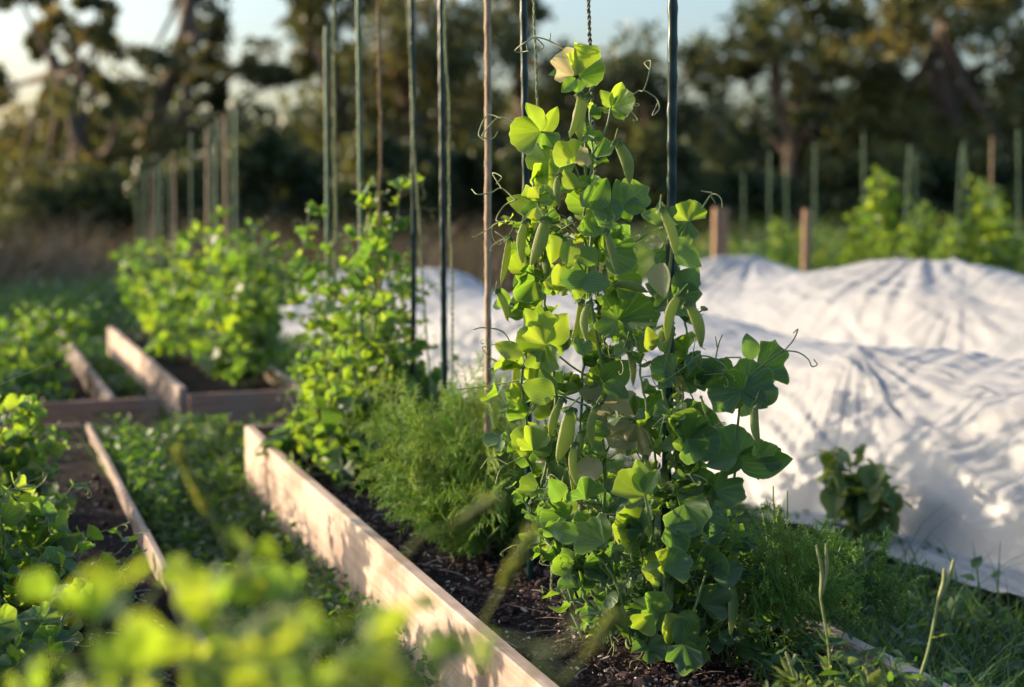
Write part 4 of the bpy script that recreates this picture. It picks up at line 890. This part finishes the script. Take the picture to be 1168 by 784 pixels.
def tree(label, D, trunk, clumps, seed, tint=(.2, .7), dens=1.0, trad=.22, limbs=True, name='tree', group='trees behind the garden', leaf=.085):
    r = np.random.default_rng(seed); tp = [at(x, y, D) for x, y in trunk]; b = tp[0].copy(); b[2] = -.15
    root = empty(name, b, label, 'tree', group); tk = MB(); cr = MB()
    P = curve([b] + tp, 24); P = P + np.cumsum(r.normal(size=P.shape) * .012, axis=0); tube(tk, P, np.linspace(trad, trad * .4, len(P)), 8)
    for (x, y, rx, rz) in clumps:
        dd = D + r.uniform(-1.6, 1.6); c = at(x, y, dd); k = dd / F_PX
        if limbs:
            i = r.integers(10, 24); Q = curve([P[i], (P[i] + c) / 2 + vec(0, 0, -.1) + r.normal(size=3) * .15, c], 8); tube(tk, Q, np.linspace(trad * .35, trad * .08, 8), 6)
        for j in range(6):
            o = r.normal(size=3) * vec(rx * k * .5, rx * k * .5, rz * k * .5)
            rad = vec(rx, rx * .9, rz) * k * r.uniform(.42, .8); vol = rad[0] * rad[2]
            leaf_cloud(cr, r, c + o, rad, int(np.clip(680 * vol * dens, 60, 3500)), leaf, tint)
    for (x, y, rx, rz) in clumps:            # loose outer twigs between the dense clumps
        for j in range(1 if seed < 4 else 2):
            dd = D + r.uniform(-1.5, 1.5); k = dd / F_PX; c = at(x + r.normal() * rx * .9, y + r.normal() * rz * .9, dd)
            leaf_cloud(cr, r, c, vec(rx, rx, rz) * k * .8, int(90 * (rx * rz) ** .5 / 25), leaf, tint, .1)
    tk.build('trunk', BARK, root); cr.build('crown', CROWN, root); return root
tree('dark olive tree at the left edge, loose crown with sky gaps', 20, [(95, 260), (98, 200), (85, 130), (60, 60)], [(20, -5, 40, 14), (70, 25, 26, 22), (118, 45, 20, 22), (5, 100, 20, 22), (88, 78, 22, 20), (20, 165, 36, 32), (85, 150, 38, 34), (130, 110, 14, 20), (60, 215, 60, 36), (130, 195, 36, 30), (5, 215, 40, 36), (45, 50, 12, 14), (110, 5, 22, 12)], 1, (.2, .85), .8)
tree('tall tree with bare upper trunk left of the big sky gap', 21, [(178, 270), (182, 140), (215, 60), (226, -40)], [(220, 10, 30, 30), (246, 30, 18, 20), (170, 68, 36, 16), (232, 68, 34, 20), (200, 100, 34, 20), (150, 135, 24, 24), (285, 74, 24, 10), (318, 86, 24, 9), (250, 108, 18, 18), (185, 165, 36, 28)], 2, (.2, .85), .9)
tree('drooping tree right of the big sky gap, one branch hanging', 22, [(392, 270), (388, 150), (372, 60), (352, -20)], [(340, 12, 28, 22), (356, 45, 20, 34), (385, 15, 30, 30), (395, 70, 26, 30), (350, 70, 18, 14), (400, 130, 30, 30), (365, 160, 40, 30), (340, -10, 40, 14)], 3, (.1, .6))
tree('olive yellow tree behind the second pea clump', 21, [(470, 270), (468, 160), (455, 80), (450, 0)], [(445, 40, 36, 34), (430, 95, 30, 34), (480, 60, 26, 34), (515, 30, 34, 34), (500, 85, 22, 26), (450, 150, 40, 30), (520, 150, 40, 30), (540, 70, 30, 46), (470, -5, 50, 20)], 4, (.35, .95))
tree('dense dark tree behind the tallest pea plant', 23, [(608, 270), (606, 150), (600, 60)], [(575, 20, 30, 30), (590, 70, 36, 40), (635, 65, 22, 24), (655, 90, 30, 30), (610, 130, 50, 40), (690, 130, 36, 34), (600, -5, 22, 16)], 5, (.05, .45))
tree('dark round tree right of the tallest pea plant', 24, [(745, 270), (742, 170), (740, 90)], [(735, 95, 40, 26), (715, 85, 22, 14), (775, 125, 36, 34), (740, 150, 50, 40), (790, 75, 20, 22), (805, 160, 40, 40)], 6, (.0, .4))
tree('spreading tree with forked pale trunk, bright sky to its left', 21, [(903, 250), (906, 190), (908, 150), (893, 95), (900, 40)], [(870, 35, 38, 32), (920, 20, 46, 30), (960, 45, 32, 34), (905, 65, 40, 26), (850, 75, 20, 18), (940, 85, 40, 26), (985, 140, 28, 30), (915, 128, 14, 10), (950, 175, 34, 18), (935, 112, 24, 10), (900, 5, 50, 16), (970, 15, 20, 18)], 7, (.2, .7), trad=.16)
tree('broad tree filling the top right corner', 20, [(1085, 270), (1090, 180), (1080, 100), (1070, 20)], [(1010, 60, 34, 40), (1060, 35, 44, 36), (1115, 30, 44, 34), (1160, 50, 36, 46), (1005, 115, 44, 34), (1060, 100, 46, 36), (1120, 100, 46, 38), (1165, 120, 36, 40), (1020, 160, 44, 32), (1090, 155, 46, 34), (1150, 170, 44, 34), (1020, 10, 24, 20), (1090, -5, 60, 18)], 8, (.25, .8))
BUSH = [(20, 250, 60, 34), (90, 235, 50, 38), (160, 225, 46, 34), (225, 215, 44, 44), (290, 190, 44, 48), (350, 200, 44, 44), (420, 200, 44, 46), (490, 215, 46, 40), (560, 200, 44, 50), (625, 205, 44, 46), (690, 210, 44, 46), (755, 205, 44, 50), (815, 215, 40, 40), (870, 225, 38, 30), (965, 215, 44, 36), (1025, 215, 44, 40), (1085, 215, 44, 36), (1145, 215, 44, 40)]
WH = ['at the left frame edge', 'before the loose olive tree', 'under the tall bare trunked tree', 'behind the slim far stakes', 'below the big sky gap', 'left of the faded stake tip', 'behind jute twine', 'behind the stake in dill', 'behind the brown cane', 'left behind the tallest pea plant', 'right behind the tallest pea plant', 'crossed by the thick right stake', 'behind the thick wooden post', 'left of the forked trunk', 'right of the forked trunk', 'behind the tallest far pea plant', 'behind the second tall far pea plant', 'at the right frame edge']
for k, ((x, y, rx, rz), w) in enumerate(zip(BUSH, WH)):
    r = np.random.default_rng(300 + k); D = 17 + r.uniform(-1, 1.5); c = at(x, y, D); kk = D / F_PX
    root = empty('bush', (c[0], c[1], -.13), 'dark bush in the hedge, ' + w, 'bush', 'bushes of the hedge'); cr = MB(); st = MB()
    for j in range(7):
        o = r.normal(size=3) * vec(rx * .45, rx * .35, rz * .4) * kk; leaf_cloud(cr, r, c + o, vec(rx, rx, rz) * kk * r.uniform(.45, .75), 420, .075, (.0, .5))
        Q = c + o; tube(st, curve([vec(c[0], c[1], -.13), vec(c[0], c[1], .2) + o * .3, Q], 6), np.linspace(.04, .012, 6), 5)
    low = c.copy(); low[2] = .25; leaf_cloud(cr, r, low, vec(rx * kk, rx * kk, .42), 900, .075, (.0, .35))
    st.build('stem', BARK, root); cr.build('foliage', CROWN, root)
# a far tree belt that closes the horizon between the single trees
mb = MB(); r = np.random.default_rng(400)
for k in range(110):
    x = -28 + k * 56 / 109 + r.uniform(-.4, .4); up = 0.0 if (x < -4.2 or 2.5 < x < 5.2) else .7
    leaf_cloud(mb, r, (x, 31 + r.uniform(-1.5, 1.5), r.uniform(.6, 1.8) + up * r.random()), vec(r.uniform(1, 1.6), 1.2, r.uniform(1.0, 1.6)), 620, .18, (.0, .5))
for k in range(16):                       # unseen foliage left of frame, added to shade the dry grass
    f = k / 15; leaf_cloud(mb, r, (-10.5 - 3 * f + r.uniform(-1, 1), 11.5 + 5 * f, r.uniform(.7, 1.2)), vec(1.6, 1.6, 1.3), 500, .2, (.0, .5))
tag(mb.build('woodland', CROWN), 'dark belt of woodland far behind the single trees, plus added unseen shade foliage at left', None, kind='stuff')
